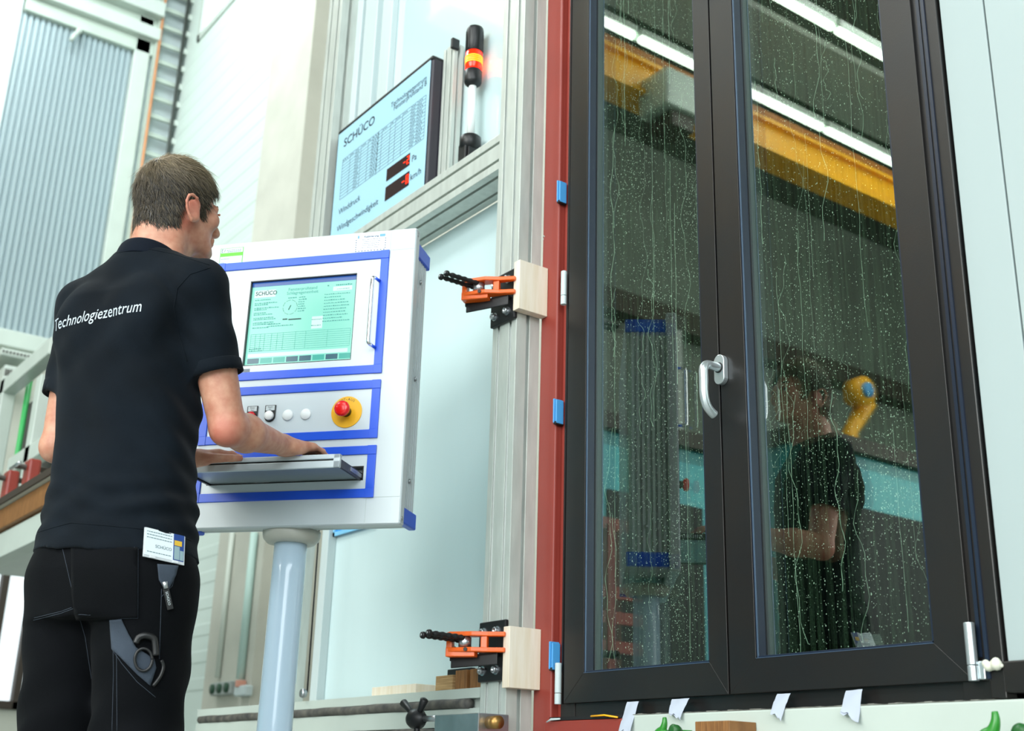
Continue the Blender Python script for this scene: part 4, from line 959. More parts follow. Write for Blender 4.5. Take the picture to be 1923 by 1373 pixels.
# middle module: buttons and emergency stop
cb(((xa + bw, 0, 1.2545), (xb - bw, 0.012, 1.365))).build('button_panel', M['console_panel'], cs)
bz = 1.304
def legend(s0, col, lab):
    cx = CW - s0; hold = MB(MC)
    pts_ = [(-0.0155, 0.030), (0.0155, 0.030)] + [(0.0155 * math.cos(t), -0.001 + 0.0155 * math.sin(t)) for t in [-math.pi * k / 10 for k in range(11)]]
    hold.prism(list(reversed(pts_)), (cx, 0, bz), (1, 0, 0), (0, 0, 1), (0, -1, 0), 0.003)
    h = hold.build('button_plate', M['black_plastic'], cs, bev=0.001)
    cb(((cx - 0.0125, -0.0036, bz + 0.015), (cx + 0.0125, -0.0028, bz + 0.028))).build('legend_card', M['console_white'], h)
    t_ = MB(MC); add_text(t_, lab[0], 0.0055, cx, bz + 0.0225, -0.0040, align='CENTER'); add_text(t_, lab[1], 0.0055, cx, bz + 0.0165, -0.0040, align='CENTER'); t_.build('legend_print', M['ink'], h)
    MB(MC).lathe([(0.0125, 0), (0.0125, 0.007), (0.0118, 0.0085), (0.001, 0.0088)], (cx, -0.003, bz), (0, -1, 0), 24).build('button', col, h, True)
legend(0.4275, mat('button_red', '#d8202a', 0.3), ('Steuer', 'Aus')); legend(0.376, mat('button_white', '#ffffff', 0.3), ('Steuer', 'Ein'))
for s0 in (0.325, 0.274):
    MB(MC).lathe([(0.0150, 0), (0.0150, 0.003), (0.0135, 0.005), (0.001, 0.0052)], (CW - s0, 0, bz), (0, -1, 0), 28).build('blanking_plug', mat('plug_white', '#eef3f4', 0.35), cs, True)
es = MB(MC).cyl((CW - 0.160, 0, 1.3045), (CW - 0.160, -0.0022, 1.3045), 0.0425, 48).build('emergency_stop', mat('estop_yellow', '#f6b820', 0.4), cs, bev=0.0006)
t_ = MB(MC)
for ch_, an in zip('NOT-AUS', (34, 22, 9, -2, -12, -25, -38)):
    a = math.radians(an + 4); r_ = 0.0315; add_text(t_, ch_, 0.0095, CW - 0.160 - math.sin(a) * r_ - 0.003 * math.cos(a), 1.3045 + math.cos(a) * r_ - 0.003 * math.sin(a), -0.0024, rot=a)
t_.build('stop_lettering', M['ink'], es)
MB(MC).cyl((CW - 0.160, -0.002, 1.3045), (CW - 0.160, -0.026, 1.3045), 0.0135, 24, 0.012).build('stop_collar', M['black_plastic'], es, True)
MB(MC).lathe([(0.012, 0.0), (0.0195, 0.003), (0.0208, 0.009), (0.0200, 0.014), (0.0165, 0.0175), (0.010, 0.019), (0.001, 0.0195)], (CW - 0.160, -0.024, 1.3045), (0, -1, 0), 32).build('stop_button', mat('stop_red', '#f01818', 0.25, coat=0.3), es, True)

# lower module: slot and the pulled-out keyboard drawer
tx0, tx1, tz0, tz1 = CW - 0.540, CW - 0.102, 1.1215, 1.159
cb(((xa + bw, 0, 1.099), (tx0, 0.012, 1.1885)), ((tx1, 0, 1.099), (xb - bw, 0.012, 1.1885)), ((tx0, 0, tz1), (tx1, 0.012, 1.1885)), ((tx0, 0, 1.099), (tx1, 0.012, tz0))).build('drawer_panel', M['console_panel'], cs)
cb(((tx0, 0.0, tz0), (tx0 + 0.003, 0.03, tz1)), ((tx1 - 0.003, 0.0, tz0), (tx1, 0.03, tz1)), ((tx0, 0, tz1 - 0.002), (tx1, 0.03, tz1)), ((tx0, 0, tz0), (tx1, 0.03, tz0 + 0.002))).build('slot_rim', M['black_plastic'], cs)
cb(((tx0, 0.10, tz0), (tx1, 0.105, tz1))).build('slot_back', M['black_plastic'], cs)
DO = 0.150; dzb, dzt = 1.1165, 1.1505
kx0, kx1 = CW - 0.537, CW - 0.1035
dr = cb(((kx0 + 0.012, -DO + 0.004, 1.1245), (kx1 - 0.012, 0.09, 1.1285))).build('keyboard_drawer', mat('drawer_metal', '#9aa6a8', 0.3, metal=0.5), cs)
cb(((kx0, -DO - 0.004, 1.1385), (kx1, -DO + 0.010, dzt)), ((kx0, -DO - 0.004, dzb), (kx1, -DO + 0.004, 1.1345)), ((kx1 - 0.018, -DO - 0.004, dzb), (kx1, -DO + 0.006, dzt)), ((kx0, -DO - 0.004, dzb), (kx0 + 0.018, -DO + 0.006, dzt))).build('drawer_front', M['console_panel'], dr, bev=0.0022)
cb(((kx0 + 0.015, -DO + 0.001, 1.130), (kx1 - 0.015, -DO + 0.003, 1.1405))).build('drawer_slit', M['black_plastic'], dr)
for x in (kx1 - 0.010, kx0 + 0.004):
    cb(((x, -DO + 0.006, 1.121), (x + 0.006, 0.08, 1.141))).build('slide_rail', M['black_metal'], dr)
for k in range(12): cb(((kx1 - 0.0035, -0.075 + k * 0.0065, 1.127), (kx1 - 0.0022, -0.072 + k * 0.0065, 1.137))).build('rail_ball', M['steel'], dr)
cb(((kx0 + 0.02, -DO + 0.012, 1.1285), (kx1 - 0.02, 0.0, 1.1400))).build('keyboard', M['black_plastic'], dr, bev=0.002)
ky = MB(MC)
for r_ in range(5):
    for c_ in range(17):
        x = kx0 + 0.03 + c_ * 0.0218; y = -DO + 0.024 + r_ * 0.0235
        ky.box((x, y, 1.140), (x + 0.0185, y + 0.0200, 1.1440))
ky.build('keys', M['black_plastic'], dr)['kind'] = 'stuff'
cb(((CW - 0.40, -0.0035, 1.1235), (CW - 0.36, -0.0025, 1.125)), ((CW - 0.33, -0.0035, 1.1235), (CW - 0.27, -0.0025, 1.125))).build('slot_tab', M['steel'], cs)
# stickers on the top edge of the frame
xg0, zg1 = CW - 0.5765, 1.805
st = cb(((xg0, -0.0008, 1.7545), (xg0 + 0.070, 0.0002, zg1))).build('test_sticker', mat('sticker_green', '#5fd62c', 0.5), cs)
cb(((xg0 + 0.0015, -0.0012, 1.756), (xg0 + 0.0685, -0.0006, 1.779)), ((xg0 + 0.0015, -0.0012, 1.790), (xg0 + 0.0685, -0.0006, 1.8035))).build('sticker_field', M['console_white'], st)
t_ = MB(MC)
for k in range(7): t_.box((xg0 + 0.020 + k * 0.0065, -0.0015, 1.797), (xg0 + 0.0245 + k * 0.0065, -0.0012, 1.7985)); t_.box((xg0 + 0.022 + k * 0.006, -0.0015, 1.7925), (xg0 + 0.0265 + k * 0.006, -0.0012, 1.794))
t_.box((xg0 + 0.004, -0.0015, 1.7925), (xg0 + 0.0055, -0.0012, 1.8015)); t_.box((xg0 + 0.004, -0.0015, 1.800), (xg0 + 0.009, -0.0012, 1.8012)); t_.box((xg0 + 0.004, -0.0015, 1.7925), (xg0 + 0.009, -0.0012, 1.7937)); t_.obox((xg0 + 0.0135, -0.0013, 1.797), (0.5, 0, 1), (0, 1, 0), (1, 0, -.5), 0.005, 0.0001, 0.0007)
t_.box((xg0 + 0.004, -0.0015, 1.771), (xg0 + 0.03, -0.0012, 1.772)); t_.box((xg0 + 0.004, -0.0015, 1.760), (xg0 + 0.015, -0.0012, 1.761)); t_.build('sticker_print', M['ink_soft'], st)['kind'] = 'stuff'
xk0 = CW - 0.174
st = cb(((xk0, -0.0008, 1.7585), (xk0 + 0.094, 0.0002, 1.8095))).build('calibration_sticker', mat('sticker_white', '#f6f9f8', 0.5), cs)
t_ = MB(MC); add_text(t_, 'Kalibrierung', 0.0085, xk0 + 0.048, 1.8005, -0.0013, align='CENTER', bold=0.0002)
r4 = random.Random(9)
for k in range(5):
    x = xk0 + 0.022
    while x < xk0 + 0.070: w = r4.uniform(0.002, 0.006); t_.box((x, -0.0013, 1.794 - k * 0.006), (x + w, -0.0009, 1.7953 - k * 0.006)); x += w + 0.0015
for k in range(10):
    t_.box((xk0 + 0.003 + k * 0.009, -0.0013, 1.760), (xk0 + 0.007 + k * 0.009, -0.0009, 1.7625))
    if k < 5: t_.box((xk0 + 0.003, -0.0013, 1.765 + k * 0.007), (xk0 + 0.006, -0.0009, 1.768 + k * 0.007)); t_.box((xk0 + 0.088, -0.0013, 1.765 + k * 0.007), (xk0 + 0.091, -0.0009, 1.768 + k * 0.007))
t_.box((xk0 + 0.019, -0.0013, 1.767), (xk0 + 0.0195, -0.0009, 1.797)); t_.box((xk0 + 0.073, -0.0013, 1.767), (xk0 + 0.0735, -0.0009, 1.797)); t_.box((xk0 + 0.019, -0.0013, 1.7665), (xk0 + 0.0735, -0.0009, 1.767)); t_.build('sticker_print', mat('ink_pale', '#3f6080', 0.6), st)['kind'] = 'stuff'
cb(((xk0 + 0.072, -0.0014, 1.800), (xk0 + 0.088, -0.0009, 1.808)), ((xk0 + 0.008, -0.0014, 1.799), (xk0 + 0.013, -0.0009, 1.808))).build('sticker_mark', mat('mark_blue', '#6aa6dc', 0.5), st)
# brown knob at the top corner
MB(MC).cyl((0.028, 0.02, Z1 + 0.004), (0.040, 0.02, Z1 + 0.004), 0.005, 12).build('top_screw', mat('brass_brown', '#8a6a48', 0.4, metal=0.5), cs, True)
# swivel and post
PC = PR + U3 * (CW / 2) - N3 * 0.085
MB().lathe([(0.046, 0.978), (0.062, 0.980), (0.072, 0.990), (0.075, 1.0), (0.075, 1.012)], (PC.x, PC.y, 0), (0, 0, 1), 40).build('swivel_cup', mat('cup_grey', '#c4c4ba', 0.35), cs, True)
MB().lathe([(0.12, 0.0), (0.12, 0.012), (0.046, 0.02), (0.0455, 0.03), (0.0425, 0.90), (0.0425, 0.985)], (PC.x, PC.y, 0), (0, 0, 1), 48).build('post', mat('post_paint', '#c6def0', 0.22, coat=0.5), cs, True)

# ------------------------------------------------------------------ the man at the console
# bodies and clothes are grown as one smooth surface each from blended round shapes, in the man's own frame
C0 = Vector((-2.63, 0.83, 0)); NC = Vector((-0.9533, 0.3020, 0)); LAT = Vector((0.3020, 0.9533, 0))
TH = math.radians(43)
FB = LAT * math.sin(TH) + NC * math.cos(TH); RB = LAT * math.cos(TH) - NC * math.sin(TH)
BO = C0 + LAT * 0.004
MP = Matrix(((RB.x, FB.x, 0, BO.x), (RB.y, FB.y, 0, BO.y), (0, 0, 1, 0), (0, 0, 0, 1))); MPI = MP.inverted()
def B_(w): return np.array(MPI @ Vector(w))
def bp(px, py, dd):
    r = ray(px, py); c = Vector((0, 0, CAM_H)); o = C0 + NC * dd; t = (o - c).dot(NC) / r.dot(NC); return B_(c + r * t)
def cp(px, py, off):
    x, z = K(px, py, off); p = MC @ Vector((x, -off, z)); return B_(p)

class Field:
    def __init__(s, lo, hi, h):
        s.lo = np.array(lo, float); s.h = h; s.n = np.ceil((np.array(hi) - s.lo) / h).astype(int) + 1
        s.F = np.full(s.n, 0.5, np.float32)
    def box(s, lo, hi):
        a = np.maximum(0, np.floor((np.array(lo) - s.lo) / s.h).astype(int)); b = np.minimum(s.n, np.ceil((np.array(hi) - s.lo) / s.h).astype(int) + 1)
        if np.any(b <= a): return None
        sl = tuple(slice(a[i], b[i]) for i in range(3))
        g = [(s.lo[i] + np.arange(a[i], b[i]) * s.h).astype(np.float32).reshape([-1 if j == i else 1 for j in range(3)]) for i in range(3)]
        return sl, g
    def apply(s, fn, lo, hi, k=0.01, op='add'):
        pad = 0.02 + k; q = s.box(np.array(lo) - pad, np.array(hi) + pad)
        if q is None: return
        sl, (X, Y, Z) = q; d = fn(X, Y, Z); a = s.F[sl]
        if op == 'add':
            if k > 0: hh = np.clip(0.5 + 0.5 * (a - d) / k, 0, 1); s.F[sl] = a * (1 - hh) + d * hh - k * hh * (1 - hh)
            else: s.F[sl] = np.minimum(a, d)
        else:
            d = -d
            if k > 0: hh = np.clip(0.5 - 0.5 * (a - d) / k, 0, 1); s.F[sl] = a * (1 - hh) + d * hh + k * hh * (1 - hh)
            else: s.F[sl] = np.maximum(a, d)
    def cone(s, a, b, ra, rb, k=0.012, op='add', flat=None):
        a = np.array(a, float); b = np.array(b, float); d = b - a; L2 = float(d @ d) + 1e-12
        def fn(X, Y, Z):
            x = X - a[0]; y = Y - a[1]; z = Z - a[2]
            t = np.clip((x * d[0] + y * d[1] + z * d[2]) / L2, 0, 1)
            return np.sqrt((x - d[0] * t) ** 2 + (y - d[1] * t) ** 2 + (z - d[2] * t) ** 2) - (ra + (rb - ra) * t)
        r = max(ra, rb); s.apply(fn, np.minimum(a, b) - r, np.maximum(a, b) + r, k, op)
    def ell(s, c, r, R=None, k=0.012, op='add'):
        c = np.array(c, float); r = np.array(r, float); R = np.eye(3) if R is None else np.array(R)
        def fn(X, Y, Z):
            x = X - c[0]; y = Y - c[1]; z = Z - c[2]
            u = [(R[i][0] * x + R[i][1] * y + R[i][2] * z) for i in range(3)]
            k0 = np.sqrt((u[0] / r[0]) ** 2 + (u[1] / r[1]) ** 2 + (u[2] / r[2]) ** 2)
            k1 = np.sqrt((u[0] / r[0] ** 2) ** 2 + (u[1] / r[1] ** 2) ** 2 + (u[2] / r[2] ** 2) ** 2) + 1e-6
            return k0 * (k0 - 1) / k1
        m = r.max(); s.apply(fn, c - m, c + m, k, op)
    def loft(s, secs, k=0.03, sq=2.0):
        """elliptic sections (z, cx, cy, a, b)"""
        S = np.array(secs); z0, z1 = S[0, 0], S[-1, 0]
        def fn(X, Y, Z):
            zz = Z.ravel(); cx, cy, a, b = (np.interp(zz, S[:, 0], S[:, i]).astype(np.float32).reshape(1, 1, -1) for i in (1, 2, 3, 4))
            q = (np.abs((X - cx) / a) ** sq + np.abs((Y - cy) / b) ** sq) ** (1 / sq)
            d = (q - 1) * np.minimum(a, b); return np.maximum(d, np.maximum(z0 - Z, Z - z1))
        m = S[:, 3:].max() + 0.03; s.apply(fn, (S[:, 1].min() - m, S[:, 2].min() - m, z0), (S[:, 1].max() + m, S[:, 2].max() + m, z1), k)
    def smooth(s, it=1):
        for _ in range(it):
            for ax in range(3): s.F = 0.25 * np.roll(s.F, 1, ax) + 0.5 * s.F + 0.25 * np.roll(s.F, -1, ax)
    def mesh(s):
        F = s.F; ins = F < 0
        c = [ins[i:ins.shape[0] - 1 + i, j:ins.shape[1] - 1 + j, k:ins.shape[2] - 1 + k] for i in (0, 1) for j in (0, 1) for k in (0, 1)]
        al = c[0].copy(); an = c[0].copy()
        for q in c[1:]: al &= q; an |= q
        m = an & ~al; I = np.argwhere(m); idx = np.full(m.shape, -1, np.int32); idx[m] = np.arange(len(I))
        cor = np.array([[i, j, k] for i in (0, 1) for j in (0, 1) for k in (0, 1)])
        val = np.stack([F[I[:, 0] + a, I[:, 1] + b, I[:, 2] + c_] for a, b, c_ in cor], 1)
        P = np.zeros((len(I), 3)); W = np.zeros(len(I))
        for e0 in range(8):
            for e1 in range(e0 + 1, 8):
                if np.abs(cor[e0] - cor[e1]).sum() != 1: continue
                a = val[:, e0]; b = val[:, e1]; x = (a < 0) != (b < 0); t = np.where(x, a / np.where(x, a - b, 1), 0)
                P += np.where(x[:, None], cor[e0] + (cor[e1] - cor[e0]) * t[:, None], 0); W += x
        V = (I + P / W[:, None]) * s.h + s.lo
        Q = []
        for ax in range(3):
            sl0 = [slice(None)] * 3; sl1 = [slice(None)] * 3; sl0[ax] = slice(0, -1); sl1[ax] = slice(1, None)
            a = ins[tuple(sl0)]; b = ins[tuple(sl1)]; E = np.argwhere(a != b)
            u, v = [(1, 2), (2, 0), (0, 1)][ax]
            ok = (E[:, u] > 0) & (E[:, v] > 0) & (E[:, u] < F.shape[u] - 1) & (E[:, v] < F.shape[v] - 1); E = E[ok]
            def cell(du, dv):
                G = E.copy(); G[:, u] -= du; G[:, v] -= dv; return idx[G[:, 0], G[:, 1], G[:, 2]]
            q = np.stack([cell(1, 1), cell(0, 1), cell(0, 0), cell(1, 0)], 1)
            fl = ~a[E[:, 0], E[:, 1], E[:, 2]]; q[fl] = q[fl][:, ::-1]; Q.append(q)
        Q = np.concatenate(Q); return V, Q[(Q >= 0).all(1)]
def np_obj(name, V, Q, m, parent):
    """mesh from arrays given in the man's frame"""
    W = V @ np.array(MP.to_3x3()).T + np.array(MP.translation)
    me = bpy.data.meshes.new(name); o = bpy.data.objects.new(name, me); COL.objects.link(o)
    o.parent = parent; o.location = -org(parent) if parent.data is None else (0, 0, 0); ORG[o.name] = Vector((0, 0, 0))
    me.vertices.add(len(W)); me.vertices.foreach_set('co', W.astype(np.float32).ravel())
    me.loops.add(Q.size); me.loops.foreach_set('vertex_index', Q.astype(np.int32).ravel())
    me.polygons.add(len(Q)); me.polygons.foreach_set('loop_start', np.arange(0, Q.size, Q.shape[1], dtype=np.int32))
    try: me.polygons.foreach_set('loop_total', np.full(len(Q), Q.shape[1], np.int32))
    except Exception: pass
    me.update(calc_edges=True); me.validate(); me.polygons.foreach_set('use_smooth', np.ones(len(me.polygons), bool)); me.materials.append(m); return o
def relax(V, Q, it=2, lam=0.5):
    n = len(V)
    for _ in range(it):
        A = np.zeros((n, 3)); c = np.zeros(n)
        for i in range(4):
            j = (i + 1) % 4
            for p, q in ((i, j), (j, i)):
                for ax in range(3): A[:, ax] += np.bincount(Q[:, p], V[Q[:, q], ax], n)
                c += np.bincount(Q[:, p], minlength=n)
        V = V + lam * (A / np.maximum(c, 1)[:, None] - V)
    return V

man = thing('person', (C0.x, C0.y, 0), 'man in black polo shirt and black work trousers, standing and typing at the console', 'person')

# ---- joints (right r, forward f, up z)
shR = np.array([0.164, -0.005, 1.442]); shL = np.array([-0.166, -0.005, 1.445])
elR = bp(428, 803, -0.10); wrR = cp(532, 836, 0.190); tipR = cp(597, 847, 0.075)
elL = bp(112, 835, 0.10); wrL = cp(352, 862, 0.235); tipL = cp(446, 853, 0.10)
if DEBUG_MAN: print('JOINTS', shR, elR, wrR, tipR, 'L', shL, elL, wrL, tipL, np.linalg.norm(shR - elR), np.linalg.norm(elR - wrR), np.linalg.norm(shL - elL), np.linalg.norm(elL - wrL))
# ---- head frame
hyaw = math.radians(19); hp = math.radians(5)
hf = np.array([math.sin(hyaw) * math.cos(hp), math.cos(hyaw) * math.cos(hp), math.sin(hp)]); hr = np.array([math.cos(hyaw), -math.sin(hyaw), 0.0]); hu = np.cross(hr, hf)
HR = np.stack([hr, hf, hu]); HC = bp(339, 378, 0.01)
HC = np.array([HC[0], HC[1], 1.700])
def H(x, y, z): return HC + hr * x + hf * y + hu * z
S_ = 0.98

def hand(F, W, T, up, side, curl, spread=1.0, thumb=(0.35, 0.0)):
    """palm down hand from wrist W towards fingertips T; side = +1 thumb on the left of the direction"""
    d = T - W; d = d / np.linalg.norm(d); up = np.array(up, float); up -= d * (up @ d); up /= np.linalg.norm(up); s_ = np.cross(up, d) * side
    P = lambda a, b, c: W + d * a + s_ * b + up * c
    F.cone(P(0.0, 0, 0), P(0.03, 0.002, 0.0), 0.0255, 0.0225, 0.012)
    for b, r0, r1 in ((0.022, 0.0150, 0.0125), (0.006, 0.0165, 0.0130), (-0.011, 0.0160, 0.0125), (-0.025, 0.0145, 0.0115)):
        F.cone(P(0.018, b * 0.6, 0.0), P(0.080, b, 0.004), r0, r1, 0.010)
    F.ell(P(0.035, 0.020, -0.008), (0.026, 0.016, 0.014), np.stack([d, s_, up]), 0.010)
    F.ell(P(0.030, -0.020, -0.008), (0.028, 0.013, 0.013), np.stack([d, s_, up]), 0.010)
    nails = []
    for i, (b, L, r) in enumerate(((0.0265, 0.070, 0.0083), (0.0085, 0.079, 0.0086), (-0.0095, 0.073, 0.0082), (-0.027, 0.058, 0.0073))):
        p = P(0.084, b, 0.004); ang = curl[i] * 0.35; sp = b * 0.9 * spread
        for j, (fr_, dr) in enumerate(((0.46, 0.92), (0.30, 0.88), (0.24, 0.84))):
            e = d * math.cos(ang) - up * math.sin(ang) + s_ * sp * (1 if j == 0 else 0.4); e /= np.linalg.norm(e)
            q = p + e * L * fr_; F.cone(p, q, r * 1.03, r * dr, 0.0035)
            if j < 2: F.ell(q, (r * 1.02,) * 3, None, 0.003)
            if j == 2: nails.append((q, e, np.cross(s_, e) * 1.0, s_, r * dr))
            p = q; r *= dr ** 0.5; ang += curl[i] * (0.8 if j == 0 else 0.6)
    # thumb from the side of the palm near its base
    p = P(0.022, 0.022, -0.004); e1 = d * 0.75 + s_ * 0.62 - up * 0.12 + up * thumb[1]; e1 /= np.linalg.norm(e1); q = p + e1 * 0.045
    F.cone(p, q, 0.0145, 0.0112, 0.008)
    e2 = d * 0.93 + s_ * thumb[0] - up * 0.10; e2 /= np.linalg.norm(e2); q2 = q + e2 * 0.031; F.cone(q, q2, 0.0112, 0.0098, 0.003)
    e3 = d * 0.98 + s_ * (thumb[0] * 0.5) - up * 0.10; e3 /= np.linalg.norm(e3); q3 = q2 + e3 * 0.024; F.cone(q2, q3, 0.0098, 0.0082, 0.003)
    nails.append((q3, e3, up, s_, 0.0085)); return nails

F = Field((-0.30, -0.20, 0.02), (0.42, 0.62, 1.86), 0.0042)
# legs, pelvis, trunk (mostly under the clothes)
for sx in (-1, 1):
    x = 0.025 + sx * 0.085
    F.cone((x, 0.0, 0.82), (x + sx * 0.005, 0.02, 0.48), 0.075, 0.055, 0.03); F.cone((x + sx * 0.005, 0.02, 0.48), (x + sx * 0.01, -0.01, 0.09), 0.055, 0.036, 0.02); F.cone((x + sx * 0.01, -0.01, 0.07), (x + sx * 0.03, 0.14, 0.05), 0.034, 0.026, 0.02)
F.loft([(0.80, 0.015, 0, 0.14, 0.095), (0.92, 0.01, 0, 0.150, 0.105), (1.08, 0.005, 0, 0.132, 0.092), (1.25, 0, 0, 0.145, 0.102), (1.40, 0, 0, 0.150, 0.100), (1.47, 0, 0, 0.11, 0.075)], 0.04)
F.cone((-0.13, 0, 1.43), (0.13, 0, 1.435), 0.055, 0.055, 0.04)
# neck and head
nb = np.array([0.018, -0.018, 1.46])
F.cone(nb, H(0, -0.042, -0.045), 0.064, 0.0575, 0.02); F.cone(nb + [0, 0.03, 0.0], H(0, 0.0, -0.07), 0.045, 0.045, 0.02)
F.cone(nb + [0.07, 0.0, -0.015], H(0.03, -0.03, -0.05), 0.028, 0.020, 0.03); F.cone(nb + [-0.07, 0.0, -0.015], H(-0.03, -0.03, -0.05), 0.028, 0.020, 0.03)
F.ell(H(0, -0.010, 0.020), np.array((0.0735, 0.093, 0.090)) * S_, HR, 0.02)
F.ell(H(0, 0.030, -0.035), np.array((0.056, 0.058, 0.078)) * S_, HR, 0.02)
for sx in (-1, 1):
    F.cone(H(sx * 0.052, -0.002, -0.050), H(sx * 0.020, 0.062, -0.098), 0.018, 0.015, 0.02)
    F.ell(H(sx * 0.040, 0.062, -0.030), (0.020, 0.022, 0.024), HR, 0.012)
    F.cone(H(sx * 0.012, 0.086, 0.004), H(sx * 0.042, 0.072, 0.002), 0.010, 0.009, 0.008)
    F.ell(H(sx * 0.031, 0.087, -0.013), (0.015, 0.010, 0.010), HR, 0.006, 'sub')
    F.ell(H(sx * 0.031, 0.074, -0.013), (0.0135, 0.0125, 0.0115), HR, 0.003)
    # ear: a tilted rim with a hollow and a lobe
    ax1 = hf * 0.88 - hr * sx * 0.10; ax1 /= np.linalg.norm(ax1); ax2 = hu; eo = H(sx * 0.079, -0.010, -0.034); outw = hr * sx * 0.82 - hf * 0.5; outw /= np.linalg.norm(outw)
    rimp = []
    for t, (a, b) in enumerate(((0.012, -0.020), (0.016, -0.004), (0.015, 0.012), (0.008, 0.025), (-0.004, 0.030), (-0.015, 0.025), (-0.020, 0.010), (-0.019, -0.006), (-0.012, -0.020), (-0.003, -0.032))):
        rimp.append(eo + ax1 * a + ax2 * b + outw * (0.004 if a > 0.01 else 0.013 + 0.004 * (b > 0)))
    for p, q in zip(rimp[2:-1], rimp[3:]): F.cone(p, q, 0.0042, 0.0042, 0.002)
    F.ell(eo + ax1 * -0.003 + outw * 0.002, (0.017, 0.026, 0.006), np.stack([ax1, ax2, np.cross(ax1, ax2)]), 0.006)
    F.ell(eo + ax1 * -0.002 + ax2 * -0.028 + outw * 0.007, (0.009, 0.009, 0.0055), np.stack([ax1, ax2, np.cross(ax1, ax2)]), 0.004)
    F.cone(eo + ax1 * 0.006 + ax2 * -0.02, eo + ax1 * 0.006 + ax2 * 0.012, 0.010, 0.008, 0.008)
F.cone(H(0, 0.086, -0.004), H(0, 0.104, -0.040), 0.0075, 0.0100, 0.010); F.ell(H(0, 0.099, -0.046), (0.016, 0.012, 0.009), HR, 0.006)
F.cone(H(-0.018, 0.083, -0.070), H(0.018, 0.083, -0.070), 0.0062, 0.0062, 0.004); F.cone(H(-0.015, 0.081, -0.080), H(0.015, 0.081, -0.080), 0.0072, 0.0072, 0.004)
F.ell(H(0, 0.073, -0.103), (0.021, 0.018, 0.016), HR, 0.012)
# arms
def arm(sh, el, wr, sgn):
    F.ell(sh, (0.058, 0.056, 0.062), None, 0.03); F.cone(sh, el, 0.051, 0.037, 0.02)
    F.cone(sh * 0.55 + el * 0.45 + [0, 0.008, 0], el * 0.85 + sh * 0.15, 0.040, 0.034, 0.02)
    m1 = el * 0.70 + wr * 0.30
    F.cone(el, m1, 0.0385, 0.0415, 0.02); F.cone(m1, wr, 0.0415, 0.0245, 0.02)
    d = (wr - el) / np.linalg.norm(wr - el); u_ = (el - sh) / np.linalg.norm(el - sh)
    F.ell(el + u_ * 0.012 - d * 0.012, (0.025, 0.025, 0.025), None, 0.02)
arm(shR, elR, wrR, 1); arm(shL, elL, wrL, -1)
nR = hand(F, wrR, wrR + (tipR - wrR) * 1.0 + np.array([0, 0, -0.004]), (0, 0, 1), 1, (0.62, 0.66, 0.66, 0.60))
nL = hand(F, wrL, tipL, (0, 0, 1), -1, (0.40, 0.46, 0.50, 0.50), thumb=(0.25, 0.0))
V, Q = F.mesh(); V = relax(V, Q, 1, 0.4)
# skin with its own flush: ears, elbow, nape, knuckles
def skin_mat():
    m = mat('skin', '#d29b7e', 0.48, sub=0.08, bump=0.15, bscale=350); nt = m.node_tree; N = nt.nodes; Lk = nt.links; b = N['Principled BSDF']
    at_ = N.new('ShaderNodeAttribute'); at_.attribute_name = 'flush'; mx = N.new('ShaderNodeMix'); mx.data_type = 'RGBA'
    t = N.new('ShaderNodeTexNoise'); t.inputs['Scale'].default_value = 45; t.inputs['Detail'].default_value = 5; tc = N.new('ShaderNodeTexCoord'); Lk.new(tc.outputs['Object'], t.inputs['Vector'])
    r = N.new('ShaderNodeValToRGB'); r.color_ramp.elements[0].position = 0.3; r.color_ramp.elements[1].position = 0.7; r.color_ramp.elements[0].color = (*C('#bb7c64'), 1); r.color_ramp.elements[1].color = (*C('#d09c82'), 1)
    Lk.new(t.outputs[0], r.inputs[0]); Lk.new(r.outputs[0], mx.inputs[6]); mx.inputs[7].default_value = (*C('#bf5a4c'), 1); Lk.new(at_.outputs['Fac'], mx.inputs[0]); Lk.new(mx.outputs[2], b.inputs['Base Color']); return m
M['skin'] = skin_mat()
body = np_obj('body', V, Q, M['skin'], man)
fl = np.zeros(len(V), np.float32)
def flush(c, r, s_):
    global fl; fl = np.maximum(fl, s_ * np.exp(-(((V - np.array(c)) ** 2).sum(1)) / (r * r)).astype(np.float32))
flush(elR + [0.01, -0.02, -0.02], 0.036, 0.75); flush(H(0.09, -0.015, -0.03), 0.034, 0.5); flush(H(-0.09, -0.015, -0.03), 0.034, 0.5); flush(H(0.05, -0.03, -0.06), 0.035, 0.45)
for (q, e, u_, s_, r) in nR + nL: flush(q, 0.012, 0.45)
flush(wrR, 0.02, 0.2)
a_ = body.data.attributes.new('flush', 'FLOAT', 'POINT'); a_.data.foreach_set('value', fl)
# nails and eyes
nm_ = mat('nail', '#e6bfae', 0.25, coat=0.3)
for (q, e, u_, s_, r) in nR + nL:
    u_ = np.cross(np.cross(e, u_), e); u_ /= np.linalg.norm(u_)
    c = q + e * r * 0.25 + u_ * r * 0.72; vs = []; fs = []
    sd_ = np.cross(u_, e)
    for i in range(5):
        for j in range(5):
            a = (i - 2) / 2; b = (j - 2) / 2; w = r * 0.62 * math.sqrt(max(0.15, 1 - 0.55 * a * a * (a > 0)))
            vs.append(tuple(MP @ Vector(c + e * (a * r * 0.75) + sd_ * (b * w) + u_ * (0.0016 - r * 0.22 * b * b - r * 0.12 * a * a))))
    for i in range(4):
        for j in range(4): fs.append((i * 5 + j, i * 5 + j + 1, (i + 1) * 5 + j + 1, (i + 1) * 5 + j))
    n_ = link('nail', vs, fs, nm_, body, True); s2 = n_.modifiers.new('s', 'SOLIDIFY'); s2.thickness = 0.0006
